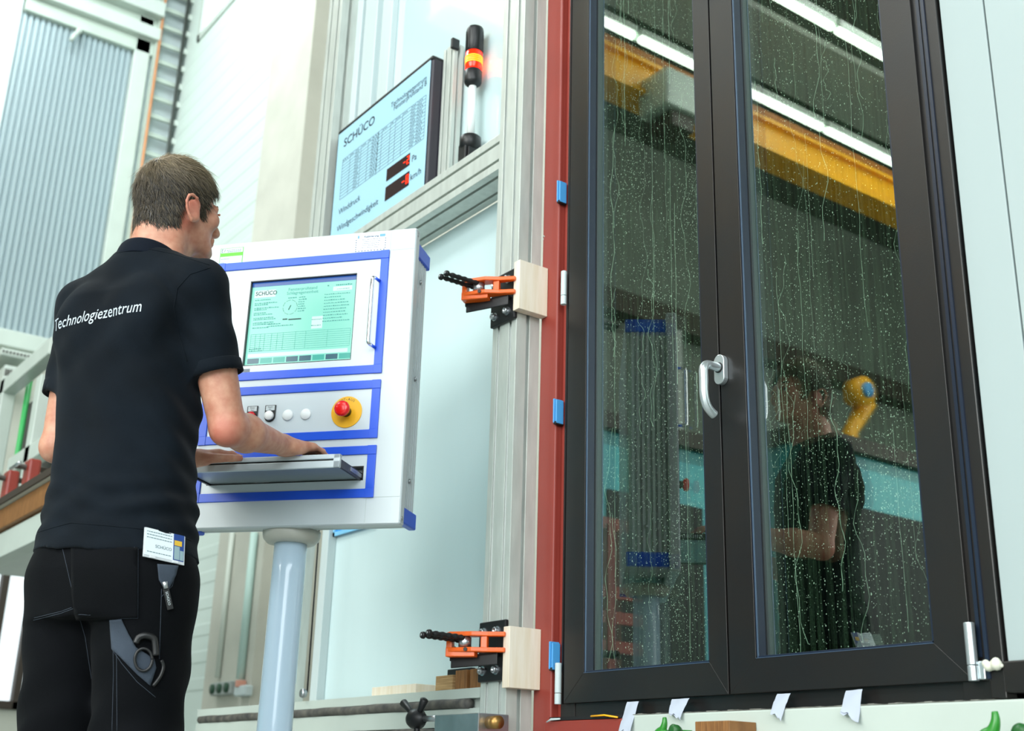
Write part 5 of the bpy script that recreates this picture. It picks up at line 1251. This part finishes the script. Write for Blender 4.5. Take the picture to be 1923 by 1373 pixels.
for sx in (-1, 1):
    c = H(sx * 0.031, 0.0745, -0.013); mb = MB(MP); mb.ball(tuple(c), 0.0122, 16, 10); e_ = mb.build('eye', mat('eye_white', '#e8e4de', 0.2), body, True)
    c2 = c + hf * 0.0108; MB(MP).cyl(tuple(c2), tuple(c2 + hf * 0.0016), 0.0055, 16, 0.0045).build('iris', mat('iris', '#3a4a50', 0.2), body, True)
    lid = MB(MP); lid.tube([tuple(H(sx * 0.031 + 0.014 * math.cos(t), 0.082 + 0.006 * math.sin(t), -0.013 + 0.0075 * math.sin(t))) for t in np.linspace(0.1, 3.04, 9)], 0.0022, 8); lid.build('eyelid', M['skin'], body, True)
    br = MB(MP); br.tube([tuple(H(sx * (0.014 + 0.032 * t), 0.0885 - 0.014 * t * t, 0.006 + 0.006 * math.sin(t * 2.6))) for t in np.linspace(0, 1, 7)], [0.002, 0.0032, 0.0034, 0.0032, 0.0028, 0.002, 0.001], 8); br.build('eyebrow', mat('brow_hair', '#4a3a2c', 0.8), body, True)

# ---- hair: a close cap and short combed strands
HL = np.array([(-0.14, -0.142), (-0.075, -0.142), (-0.058, -0.128), (-0.044, -0.085), (-0.033, -0.036), (-0.020, -0.008), (0.000, -0.002), (0.010, -0.012), (0.016, -0.045), (0.026, -0.045), (0.034, -0.005), (0.045, 0.028), (0.07, 0.050), (0.12, 0.058)])
G = Field((HC[0] - 0.13, HC[1] - 0.14, 1.52), (HC[0] + 0.13, HC[1] + 0.14, 1.87), 0.003)
hr_r = np.array((0.0735, 0.093, 0.090)) * S_ + np.array([0.009, 0.010, 0.016])
G.ell(H(0, -0.010, 0.020), hr_r, HR, 0); G.ell(H(0, -0.046, -0.055), (0.066, 0.050, 0.062), HR, 0.02); G.cone(H(0, -0.046, -0.06), H(0, -0.050, -0.16), 0.060, 0.0605, 0.02)
HF = G.F.copy(); HG = np.stack(np.gradient(HF, G.h), -1); HLO, HH, HN = G.lo.copy(), G.h, np.array(HF.shape)
X, Y, Z = G.box(G.lo, G.lo + (G.n - 1) * G.h)[1]
lx = (X - HC[0]) * hr[0] + (Y - HC[1]) * hr[1] + (Z - HC[2]) * hr[2]; ly = (X - HC[0]) * hf[0] + (Y - HC[1]) * hf[1] + (Z - HC[2]) * hf[2]; lz = (X - HC[0]) * hu[0] + (Y - HC[1]) * hu[1] + (Z - HC[2]) * hu[2]
ln_ = np.interp(ly.ravel(), HL[:, 0], HL[:, 1]).reshape(ly.shape)
G.F = np.maximum(G.F, (ln_ - lz) * 0.6)
ang = np.arctan2(lx, ly + 0.05); G.F = G.F + (0.0012 * np.sin(ang * 26 + lz * 60) * np.sin(lz * 90 + ang * 5) + 0.0008 * np.sin(ang * 61 + lz * 150)).astype(np.float32)
Vh, Qh = G.mesh()
def hair_mat():
    m = mat('hair', '#4d3d2c', 0.38, spec=0.7); nt = m.node_tree; N = nt.nodes; Lk = nt.links; b = N['Principled BSDF']
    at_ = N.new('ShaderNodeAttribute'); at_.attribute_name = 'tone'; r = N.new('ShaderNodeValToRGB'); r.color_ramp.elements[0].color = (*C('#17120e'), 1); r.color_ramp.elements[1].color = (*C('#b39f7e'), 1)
    Lk.new(at_.outputs['Fac'], r.inputs[0]); Lk.new(r.outputs[0], b.inputs['Base Color']); return m
M['hair'] = hair_mat()
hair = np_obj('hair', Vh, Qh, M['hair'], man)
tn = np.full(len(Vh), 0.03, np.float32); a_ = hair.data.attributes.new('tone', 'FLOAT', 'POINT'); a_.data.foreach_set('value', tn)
rg = np.random.default_rng(4)
sel = rg.integers(0, len(Vh), 19000); P0_ = Vh[sel]
hl = (P0_ - HC) @ HR.T
out_ok = hl[:, 2] > np.interp(hl[:, 1], HL[:, 0], HL[:, 1]) + 0.003
P0_ = P0_[out_ok]; hl = hl[out_ok]; n_ = len(P0_)
crown = np.array([0.008, -0.062, 0.098]); ctr = np.array([0, -0.015, 0.0])
def nrm(v): return v / np.maximum(np.linalg.norm(v, axis=1, keepdims=True), 1e-9)
def hidx(p):
    q = np.clip(np.rint((p @ HR + HC - HLO) / HH).astype(int), 0, HN - 1); return q[:, 0], q[:, 1], q[:, 2]
def hn(p): return nrm(HG[hidx(p)] @ HR.T)
pts = [hl]; p = hl.copy(); lenf = rg.uniform(0.6, 1.2, n_)[:, None]; jit = rg.normal(0, 1, (n_, 3)) * 0.22; cl = np.sin(hl[:, 0:1] * 210 + hl[:, 2:3] * 160) * 0.30
low = np.clip((hl[:, 2:3] + 0.02) / 0.12, 0, 1); seglen = 0.0042 + 0.0045 * low
for k in range(5):
    nn_ = hn(p); d_ = nrm(p - crown); d_ = d_ - nn_ * (d_ * nn_).sum(1, keepdims=True); d_ = nrm(d_)
    sw = np.cross(nn_, d_); d_ = nrm(d_ + jit + sw * (0.35 + cl) + np.array([0, 0, -0.25]) + nn_ * (0.20 if k < 2 else -0.04)); p = p + d_ * seglen * lenf; ix = hidx(p); p = p + hn(p) * np.maximum(0, (0.0012 + 0.0006 * k) - HF[ix])[:, None] * 0.8; pts.append(p)
pts = np.stack(pts, 1)                                  # n, 6, 3 local
wid = rg.uniform(0.00045, 0.0008, n_)[:, None]
nn_ = hn(hl); d0 = nrm(pts[:, -1] - pts[:, 0]); sd_ = nrm(np.cross(nn_, d0))
VV = []
for k in range(6):
    w = wid * (1 - (k / 5.4) ** 2); c = pts[:, k]; VV += [c + sd_ * w, c - sd_ * w, c + nn_ * w * 0.9]
VV = np.stack(VV, 1).reshape(-1, 3); base = (np.arange(n_) * 18)[:, None, None]
fq = []
for k in range(5):
    for i in range(3): j = (i + 1) % 3; fq.append([k * 3 + i, k * 3 + j, k * 3 + 3 + j, k * 3 + 3 + i])
QQ = (base + np.array(fq)[None]).reshape(-1, 4)
VW = VV @ HR + HC
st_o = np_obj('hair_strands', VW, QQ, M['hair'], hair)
crown_sheen = np.clip((hl[:, 2] + 0.01) / 0.11, 0, 1)  # strands lightened towards the crown, a sheen painted into their tone
tone = np.clip(rg.normal(0.10, 0.08, n_) + 0.46 * crown_sheen ** 2 + 0.22 * (rg.random(n_) < 0.14), 0, 1).astype(np.float32)
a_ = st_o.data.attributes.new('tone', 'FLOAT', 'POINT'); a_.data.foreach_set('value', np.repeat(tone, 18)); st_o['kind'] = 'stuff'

# ---- clothes
def cloth_mat(name, col, col2, bs=700, sheen=0.04, rough=0.85):
    m = mat(name, col, rough, col2=col2, nscale=9, bump=0.35, bscale=bs, sheen=sheen, spec=0.10); return m
M['polo'] = cloth_mat('polo_cloth', '#101820', '#0c1218'); M['polo_collar'] = cloth_mat('polo_collar', '#0e1622', '#0b111a', 500)
M['trousers'] = cloth_mat('trouser_cloth', '#05070a', '#080a0e', 600, 0.02); M['grey_cloth'] = cloth_mat('grey_cloth', '#454e5a', '#363e48', 600)
M['stitch'] = mat('stitch', '#3b4450', 0.8)
G = Field((-0.30, -0.24, 0.78), (0.34, 0.26, 1.60), 0.0042)
G.loft([(0.79, 0.026, -0.002, 0.200, 0.152), (0.835, 0.024, -0.002, 0.188, 0.142), (0.88, 0.022, -0.002, 0.180, 0.135), (1.00, 0.014, 0, 0.168, 0.128), (1.10, 0.006, 0, 0.163, 0.124), (1.22, 0.0, -0.003, 0.170, 0.127), (1.33, -0.002, -0.006, 0.176, 0.130), (1.42, 0, -0.006, 0.170, 0.120), (1.50, 0.008, -0.008, 0.118, 0.080), (1.56, 0.020, -0.004, 0.065, 0.062)], 0.03, 2.2)
G.cone((-0.085, -0.020, 1.475), (-0.165, -0.010, 1.448), 0.052, 0.064, 0.05); G.cone((0.085, -0.020, 1.478), (0.165, -0.010, 1.452), 0.052, 0.064, 0.05)
G.cone((0.012, -0.020, 1.50), (0.020, -0.014, 1.555), 0.080, 0.068, 0.03)
for s_ in (-1, 1): G.ell((s_ * 0.085, -0.095, 1.36), (0.065, 0.034, 0.085), None, 0.04)      # shoulder blades
def sleeve(sh, el, t1, sgn):
    d = el - sh; L = np.linalg.norm(d); d = d / L; e = sh + d * t1
    K_ = Field(G.lo, G.lo + (G.n - 1) * G.h - 1e-4, G.h)
    K_.cone(sh, sh + d * (t1 + 0.05), 0.060, 0.057, 0.0)
    X, Y, Z = K_.box(K_.lo, K_.lo + (K_.n - 1) * K_.h)[1]
    K_.F = np.maximum(K_.F, ((X - e[0]) * d[0] + (Y - e[1]) * d[1] + (Z - e[2]) * d[2]).astype(np.float32))
    K_.cone(e + d * 0.02, e - d * 0.025, 0.050, 0.047, 0.003, 'sub')
    n = np.minimum(G.n, K_.n); sl = tuple(slice(0, k) for k in n); a = G.F[sl]; b = K_.F[sl]; k = 0.03
    hh = np.clip(0.5 + 0.5 * (a - b) / k, 0, 1); G.F[sl] = a * (1 - hh) + b * hh - k * hh * (1 - hh)
    return e, d
eR, dR = sleeve(shR, elR, 0.200, 1); eL, dL = sleeve(shL, elL, 0.220, -1)
X, Y, Z = G.box(G.lo, G.lo + (G.n - 1) * G.h)[1]
# folds: drag lines from the shoulders and soft horizontal creases at the waist
ph = np.arctan2(X - 0.01, -(Y) + 0.02)
w1_ = np.exp(-((Z - 0.93) / 0.07) ** 2); w2_ = np.exp(-((Z - 1.12) / 0.14) ** 2); w3_ = np.exp(-((Z - 1.33) / 0.10) ** 2)
G.F += (w1_ * (0.0026 * np.sin(Z * 130 + np.sin(ph * 3.1) * 2.4 + X * 14) + 0.002 * np.sin(Z * 78 - X * 40 + 1)) + w2_ * (0.0030 * np.sin(ph * 7 + Z * 9 + np.sin(Z * 16) * 1.2) + 0.0018 * np.sin(X * 60 + Z * 34))
        + w3_ * (0.0022 * np.sin(X * 46 - Z * 52) + 0.0016 * np.sin(X * 70 + Z * 60))).astype(np.float32)
G.F += (np.exp(-((X - 0.17) / 0.06) ** 2) * 0.0024 * np.sin(Z * 95 + Y * 50 + X * 60)).astype(np.float32)
# hem: lower towards the sides, and hollow below
hem = 0.832 + 0.010 * np.cos(ph) - 0.008 * np.sin(ph * 2 + 0.5) + 0.002 * np.sin(ph * 9)
FO = G.F.copy(); G.F = np.maximum(G.F, (hem - Z).astype(np.float32))
G.F = np.maximum(G.F, -np.maximum(FO + 0.0105, Z - (hem + 0.045)).astype(np.float32))
# neck opening
nk = np.sqrt(((X - 0.020) / 0.062) ** 2 + ((Y + 0.010) / 0.060) ** 2) - 1
G.F = np.maximum(G.F, -np.maximum(nk * 0.05, 1.525 - Z).astype(np.float32)); G.F = np.maximum(G.F, (Z - (1.540 - 0.25 * np.clip(Y + 0.03, 0, 1))).astype(np.float32))
Vs, Qs = G.mesh(); Vs = relax(Vs, Qs, 2, 0.5)
polo = np_obj('polo_shirt', Vs, Qs, M['polo'], man)
# collar: folded band round the neck, open at the front
vs = []; fs = []; n = 48; prof = [(0.0, -0.012), (0.0005, 0.018), (0.004, 0.024), (0.009, 0.022), (0.0155, 0.000), (0.020, -0.020), (0.017, -0.022), (0.010, -0.004), (0.004, 0.010)]
m_ = len(prof)
for i in range(n + 1):
    t = math.radians(-158 + 316 * i / n); back = math.cos(t)      # t = 0 at the nape
    cx, cy = 0.020, -0.018; rx, ry = 0.0635 + 0.002 * (1 - back), 0.060 + 0.004 * (1 - back)
    zc = 1.543 - 0.020 * (1 - back)
    for (o_, z_) in prof: k_ = 1.0 if z_ < 0 and o_ > 0.01 else 1.0; vs.append((cx + math.sin(t) * (rx + o_ * k_), cy - math.cos(t) * (ry + o_ * k_), zc + z_ * 0.95))
for i in range(n):
    for j in range(m_): a = i * m_ + j; b = i * m_ + (j + 1) % m_; fs.append((b, a, a + m_, b + m_))
fs += [tuple(range(m_)), tuple(reversed([n * m_ + j for j in range(m_)]))]
cl_o = link('collar', [tuple(MP @ Vector(v)) for v in vs], fs, M['polo_collar'], polo, True); sb = cl_o.modifiers.new('s', 'SUBSURF'); sb.levels = 1; sb.render_levels = 1
# sleeve cuffs
for e, d, r in ((eR, dR, 0.0600), (eL, dL, 0.0600)):
    mb = MB(MP); mb.lathe([(r - 0.006, -0.028), (r - 0.0012, -0.0275), (r + 0.0002, -0.026), (r + 0.0006, -0.010), (r + 0.0004, 0.0005), (r - 0.004, 0.0010), (r - 0.008, -0.010)], tuple(e), tuple(d), 44); mb.build('sleeve_cuff', M['polo'], polo, True)

# trousers
G = Field((-0.27, -0.24, 0.05), (0.30, 0.24, 0.96), 0.0046)
G.loft([(0.70, 0.024, -0.004, 0.172, 0.126), (0.80, 0.022, -0.006, 0.176, 0.134), (0.88, 0.02, 0, 0.166, 0.124), (0.93, 0.018, 0, 0.160, 0.116)], 0.03, 2.3)
for s_ in (-1, 1): G.ell((0.024 + s_ * 0.078, -0.052, 0.790), (0.080, 0.072, 0.10), None, 0.03)
for sx in (-1, 1):
    x = 0.030 + sx * 0.092
    G.cone((x, -0.005, 0.78), (x + sx * 0.006, 0.012, 0.46), 0.108, 0.088, 0.02); G.cone((x + sx * 0.006, 0.012, 0.46), (x + sx * 0.012, -0.008, 0.09), 0.088, 0.080, 0.02)
X, Y, Z = G.box(G.lo, G.lo + (G.n - 1) * G.h)[1]
G.F += (0.0030 * np.sin(Z * 42 + X * 30 + np.sin(X * 22) * 1.5) * np.exp(-((Z - 0.62) / 0.14) ** 2) + 0.0035 * np.sin(Z * 60 - X * 45 + Y * 30) * np.exp(-((Z - 0.45) / 0.13) ** 2) + 0.004 * np.sin(Z * 85 + X * 20) * np.exp(-((Z - 0.14) / 0.08) ** 2)).astype(np.float32)
G.F = np.maximum(G.F, (Z - 0.925).astype(np.float32)); G.F = np.maximum(G.F, (0.075 - Z).astype(np.float32))
Vt, Qt = G.mesh(); Vt = relax(Vt, Qt, 2, 0.5)
trs = np_obj('trousers', Vt, Qt, M['trousers'], man)
for sx in (-1, 1):
    mb = MB(MP); x = 0.030 + sx * 0.104
    mb.ball((x, 0.03, 0.055), 0.052, 20, 12, (0.95, 1.5, 1.0)); mb.ball((x + sx * 0.006, 0.105, 0.045), 0.052, 20, 12, (0.98, 1.35, 0.85)); up_ = mb.build('shoe', mat('shoe_leather', '#1a1a1c', 0.45), man, True)
    mb = MB(MP); pts_ = [(0.050 * math.cos(t) * (1.05 if math.sin(t) > 0 else 0.85), 0.085 + 0.0 + (0.105 if math.sin(t) > 0 else 0.115) * math.sin(t)) for t in np.linspace(0, 2 * math.pi, 28, endpoint=False)]
    mb.prism(pts_, (x + sx * 0.003, -0.010, 0.0), (1, 0, 0), (0, 1, 0), (0, 0, 1), 0.024); mb.build('sole', mat('shoe_sole', '#2a2a2c', 0.8), up_, bev=0.004)

def bvh_of(V, Q):
    W = V @ np.array(MP.to_3x3()).T + np.array(MP.translation); return BVHTree.FromPolygons([tuple(v) for v in W], [tuple(int(i) for i in q) for q in Q])
BT = bvh_of(Vt, Qt); BS = bvh_of(Vs, Qs)
def on(bvh, px, py, off=0.0):
    o = Vector((0, 0, CAM_H)); d = ray(px, py).normalized(); h, n_, i, dist = bvh.ray_cast(o, d)
    return None if h is None else h + n_ * off
def seam(name, bvh, pl, r, m, parent, off=0.0004, n=10, dash=False):
    P_ = [];
    for k in range(len(pl) - 1):
        for q in range(n):
            t = q / n; P_.append((pl[k][0] * (1 - t) + pl[k + 1][0] * t, pl[k][1] * (1 - t) + pl[k + 1][1] * t))
    P_.append(pl[-1]); pts_ = [on(bvh, a, b, off) for a, b in P_]; pts_ = [p for p in pts_ if p is not None]
    # drop jumps
    good = [pts_[0]]
    for p in pts_[1:]:
        if (p - good[-1]).length < 0.05: good.append(p)
    return MB().tube(good, r, 6).build(name, m, parent, True)
from mathutils.geometry import delaunay_2d_cdt
def patch(name, bvh, poly, m, parent, off=0.0015, th=0.002, res=5.0):
    pv = []
    for k in range(len(poly)):
        a = Vector(poly[k]); b = Vector(poly[(k + 1) % len(poly)]); c = max(1, int((b - a).length / res))
        for q in range(c): pv.append(a.lerp(b, q / c))
    nb_ = len(pv)
    def inside(x, y):
        c = False
        for k in range(len(poly)):
            x1, y1 = poly[k]; x2, y2 = poly[(k + 1) % len(poly)]
            if (y1 > y) != (y2 > y) and x < (x2 - x1) * (y - y1) / (y2 - y1) + x1: c = not c
        return c
    xs = [p.x for p in pv]; ys = [p.y for p in pv]; x = min(xs)
    while x < max(xs):
        y = min(ys)
        while y < max(ys):
            if inside(x, y) and min((Vector((x, y)) - p).length for p in pv[:nb_]) > res * 0.6: pv.append(Vector((x, y)))
            y += res
        x += res
    r = delaunay_2d_cdt(pv, [(i, (i + 1) % nb_) for i in range(nb_)], [], 1, 1e-5); vs = []; ok = []
    for v in r[0]:
        h = on(bvh, v.x, v.y, off); ok.append(h is not None); vs.append(tuple(h) if h is not None else (0, 0, 0))
    fs = [tuple(f) for f in r[2] if all(ok[i] for i in f)]
    o = link(name, vs, fs, m, parent, True); s2 = o.modifiers.new('s', 'SOLIDIFY'); s2.thickness = th; s2.offset = -1; return o
Q6 = lambda x, y: (x / 3.4925, 980 + y / 3.4925)
pk = patch('back_pocket', BT, [Q6(474, 165), Q6(905, 175), Q6(905, 628), Q6(560, 636), Q6(500, 632), Q6(480, 480)], M['trousers'], trs, 0.002, 0.0025, 8)
pg = patch('thigh_pocket_lining', BT, [Q6(725, 640), Q6(800, 635), Q6(845, 735), Q6(895, 825), Q6(1010, 900), Q6(1022, 960), Q6(985, 1075), Q6(900, 1000), Q6(800, 895), Q6(738, 835)], M['grey_cloth'], trs, 0.0018, 0.002, 5); pg['label'] = 'grey pocket lining'
pg2 = patch('side_pocket_lining', BT, [Q6(1030, 280), Q6(1165, 290), Q6(1150, 350), Q6(1105, 440), Q6(1068, 430), Q6(1040, 380)], M['grey_cloth'], trs, 0.0018, 0.002, 5); pg2['label'] = 'grey pocket lining'
for ln in ([(882, 140), (880, 608)], [(907, 140), (905, 630)], [(500, 606), (880, 608)], [(500, 634), (905, 632)], [(220, 645), (400, 600), (480, 570)], [(225, 630), (400, 588), (470, 562)], [(1060, 440), (1045, 900)], [(740, 640), (745, 1000), (735, 1370)], [(765, 850), (768, 1370)],
           [(738, 840), (800, 930), (900, 1050), (1020, 1150)], [(400, 130), (440, 300), (490, 520), (560, 760), (610, 1100), (612, 1370)], [(1165, 290), (1130, 420), (1060, 490)]):
    seam('stitch_line', BT, [Q6(*p) for p in ln], 0.0005, M['stitch'], trs, 0.0022 if ln[0][0] in (882, 907, 500) else 0.0003)
# shirt seams: sleeve seam, hem line, side slit
C1 = lambda x, y: (x / 1.9604, y / 1.9604)
seam('sleeve_seam', BS, [C1(775, 985), C1(700, 1010), C1(655, 1060), C1(640, 1130), C1(660, 1240), C1(690, 1330)], 0.0011, M['polo'], polo, 0.0003)
seam('shoulder_seam', BS, [C1(430, 930), C1(540, 915), C1(640, 935), C1(770, 975)], 0.0010, M['polo'], polo, 0.0002)
HM = lambda x, y: (x / 1.8738, 640 + y / 1.8738)
seam('hem_stitch', BS, [HM(135, 672), HM(250, 640), HM(400, 652), HM(560, 668), HM(640, 690), HM(675, 705)], 0.0009, M['polo'], polo, 0.0004)
# lettering on the back, laid on the cloth
vs, fs_ = text_mesh('Technologiezentrum', 0.040, 0.88, 'LEFT', 0.0002, spacing=1.03)
xm = max(v[0] for v in vs); rv = []
o0 = Vector((-0.150, 0, 0)); wtot = 0.252
for (a, b) in vs:
    rr0 = -0.134 + wtot * a / xm; z_ = 1.352 + b - 0.012 * (1 - a / xm) + 0.000 * a
    og = MP @ Vector((rr0, -0.5, z_)); dd = (MP.to_3x3() @ Vector((0, 1, 0))).normalized(); h, nn2, i, ds = BS.ray_cast(og, dd)
    rv.append(tuple((h if h is not None else og) + (nn2 * 0.0008 if nn2 is not None else Vector())))
lt = link('back_lettering', rv, fs_, mat('print_grey', '#b9c3cc', 0.6), polo)
# badge hanging below the hem, key tag and tape measure clip
bd = MB(); q = [on(BT, *Q6(945, 100), 0.016), on(BT, *Q6(1187, 165), 0.016), on(BT, *Q6(1172, 292), 0.016), on(BT, *Q6(925, 245), 0.016)]
n_b = (q[1] - q[0]).cross(q[3] - q[0]).normalized(); n_b = n_b if n_b.dot(Vector((0, 0, CAM_H)) - q[0]) > 0 else -n_b
ex = (q[1] - q[0]).normalized(); ez = -(q[3] - q[0]).normalized(); wB = (q[1] - q[0]).length; hB = (q[3] - q[0]).length + 0.012
cB = (q[0] + q[1] + q[2] + q[3]) / 4 + ez * 0.006; ey = ez.cross(ex).normalized(); ey = ey if ey.dot(n_b) < 0 else -ey; ez = ex.cross(ey) if ex.cross(ey).z > 0 else -ex.cross(ey)
badge = thing('name_badge', tuple(cB - ez * hB / 2), 'white plastic card badge with a small picture, hanging below the polo hem', 'badge')
MBd = Matrix(((ex.x, ey.x, ez.x, cB.x), (ex.y, ey.y, ez.y, cB.y), (ex.z, ey.z, ez.z, cB.z), (0, 0, 0, 1)))
hw = wB / 2; hh_ = hB / 2
MB(MBd).box((-hw, 0.0006, -hh_), (hw, 0.0026, hh_)).build('holder', mat('badge_holder', '#c7ccd0', 0.2), badge, bev=0.0008)
MB(MBd).box((-hw + 0.002, -0.0002, -hh_ + 0.005), (hw - 0.002, 0.0008, hh_)).build('card', mat('badge_card', '#e4ecf2', 0.35), badge)
pc = MB(MBd).box((hw * 0.42, -0.0008, -hh_ + 0.006), (hw - 0.003, 0.0, hh_)).build('picture', mat('badge_blue', '#1c3f86', 0.35), badge)
mb = MB(MBd).box((hw * 0.46, -0.0012, -hh_ + 0.008), (hw * 0.72, -0.0007, hh_ * 0.15)); mb.box((hw * 0.74, -0.0012, -hh_ + 0.008), (hw - 0.004, -0.0007, -hh_ * 0.1)); mb.build('tower', mat('badge_tower', '#8fa8ae', 0.4), pc)
MB(MBd).box((hw * 0.46, -0.0012, hh_ * 0.2), (hw - 0.008, -0.0007, hh_ * 0.55)).build('emblem', mat('badge_gold', '#d9b13a', 0.4), pc)
t_ = MB(MBd); add_text(t_, 'SCHÜCO', 0.0098, -hw * 0.45, -hh_ * 0.25, -0.0006, xs=0.9)
for k in range(3):
    x = -hw + 0.006
    while x < hw * 0.32: w = rnd.uniform(0.002, 0.006); t_.box((x, -0.0006, hh_ * (0.75 - 0.2 * k)), (x + w, -0.0002, hh_ * (0.75 - 0.2 * k) + 0.0014)); x += w + 0.0014
x = -hw + 0.008
while x < hw * 0.3: w = rnd.uniform(0.002, 0.006); t_.box((x, -0.0006, -hh_ * 0.62), (x + w, -0.0002, -hh_ * 0.62 + 0.0014)); x += w + 0.0014
t_.build('badge_print', M['ink_soft'], badge)
for sx in (-1, 1): MB(MBd).box((sx * hw * 0.55 - 0.006, -0.0012, -hh_), (sx * hw * 0.55 + 0.006, 0.0008, -hh_ + 0.006)).build('holder_lug', mat('badge_lug', '#d9dde0', 0.2), badge, bev=0.0005)
kt = thing('key_tag', tuple(on(BT, *Q6(1105, 570), 0.01)), 'black key tag with pale lettering and a metal clip on the trouser side', 'key tag')
a = on(BT, *Q6(1072, 395), 0.007); b = on(BT, *Q6(1080, 440), 0.007); c = on(BT, *Q6(1108, 572), 0.007)
MB().tube([a, a.lerp(b, 0.5), b], [0.006, 0.005, 0.0055], 10).build('clip', M['steel'], kt, True)
dk = (c - b).normalized(); vw = (Vector((0, 0, CAM_H)) - b).normalized(); sk = dk.cross(vw).normalized(); fk = sk.cross(dk).normalized()
mb = MB(); mb.obox(b.lerp(c, 0.52), sk, fk, dk, 0.0062, 0.0014, (c - b).length / 2); tg = mb.build('strap', M['black_plastic'], kt, bev=0.001)
MK = Matrix(((dk.x, fk.x * -1, 0, 0), (dk.y, -fk.y, 0, 0), (dk.z, -fk.z, 0, 0), (0, 0, 0, 1)))
z_k = sk if (dk.cross(-fk)).dot(sk) > 0 else -sk; o_k = b.lerp(c, 0.14) - z_k * 0.0022 + fk * 0.0016
MK = Matrix(((dk.x, -fk.x, z_k.x, o_k.x), (dk.y, -fk.y, z_k.y, o_k.y), (dk.z, -fk.z, z_k.z, o_k.z), (0, 0, 0, 1)))
t_ = MB(MK); add_text(t_, 'SCHÜCO', 0.0068, 0, 0, -0.0002); t_.build('strap_lettering', M['console_white'], tg)
tm = thing('knife_handle', tuple(on(BT, *Q6(950, 970), 0.01)), 'black pocket tool with a loop handle tucked in the grey thigh pocket', 'tool')
lp_ = [on(BT, *Q6(940 + 52 * math.cos(t), 905 + 72 * math.sin(t)), 0.009) for t in np.linspace(0, 2 * math.pi, 25)[:-1]]
MB().tube(smooth_path(lp_ + [lp_[0]], 2), 0.0030, 10).build('loop', M['black_plastic'], tm, True)
hd_ = [on(BT, *Q6(*p), 0.010) for p in ((895, 800), (910, 765), (950, 748), (1000, 765), (1010, 820), (1012, 880))]
MB().tube(smooth_path(hd_, 4), 0.0068, 12).build('grip', M['black_plastic'], tm, True)
hd_ = [on(BT, *Q6(*p), 0.006) for p in ((1050, 910), (1062, 950), (1045, 1010), (1000, 1075))]
MB().tube(smooth_path(hd_, 4), 0.0036, 10).build('hook', M['black_plastic'], tm, True)
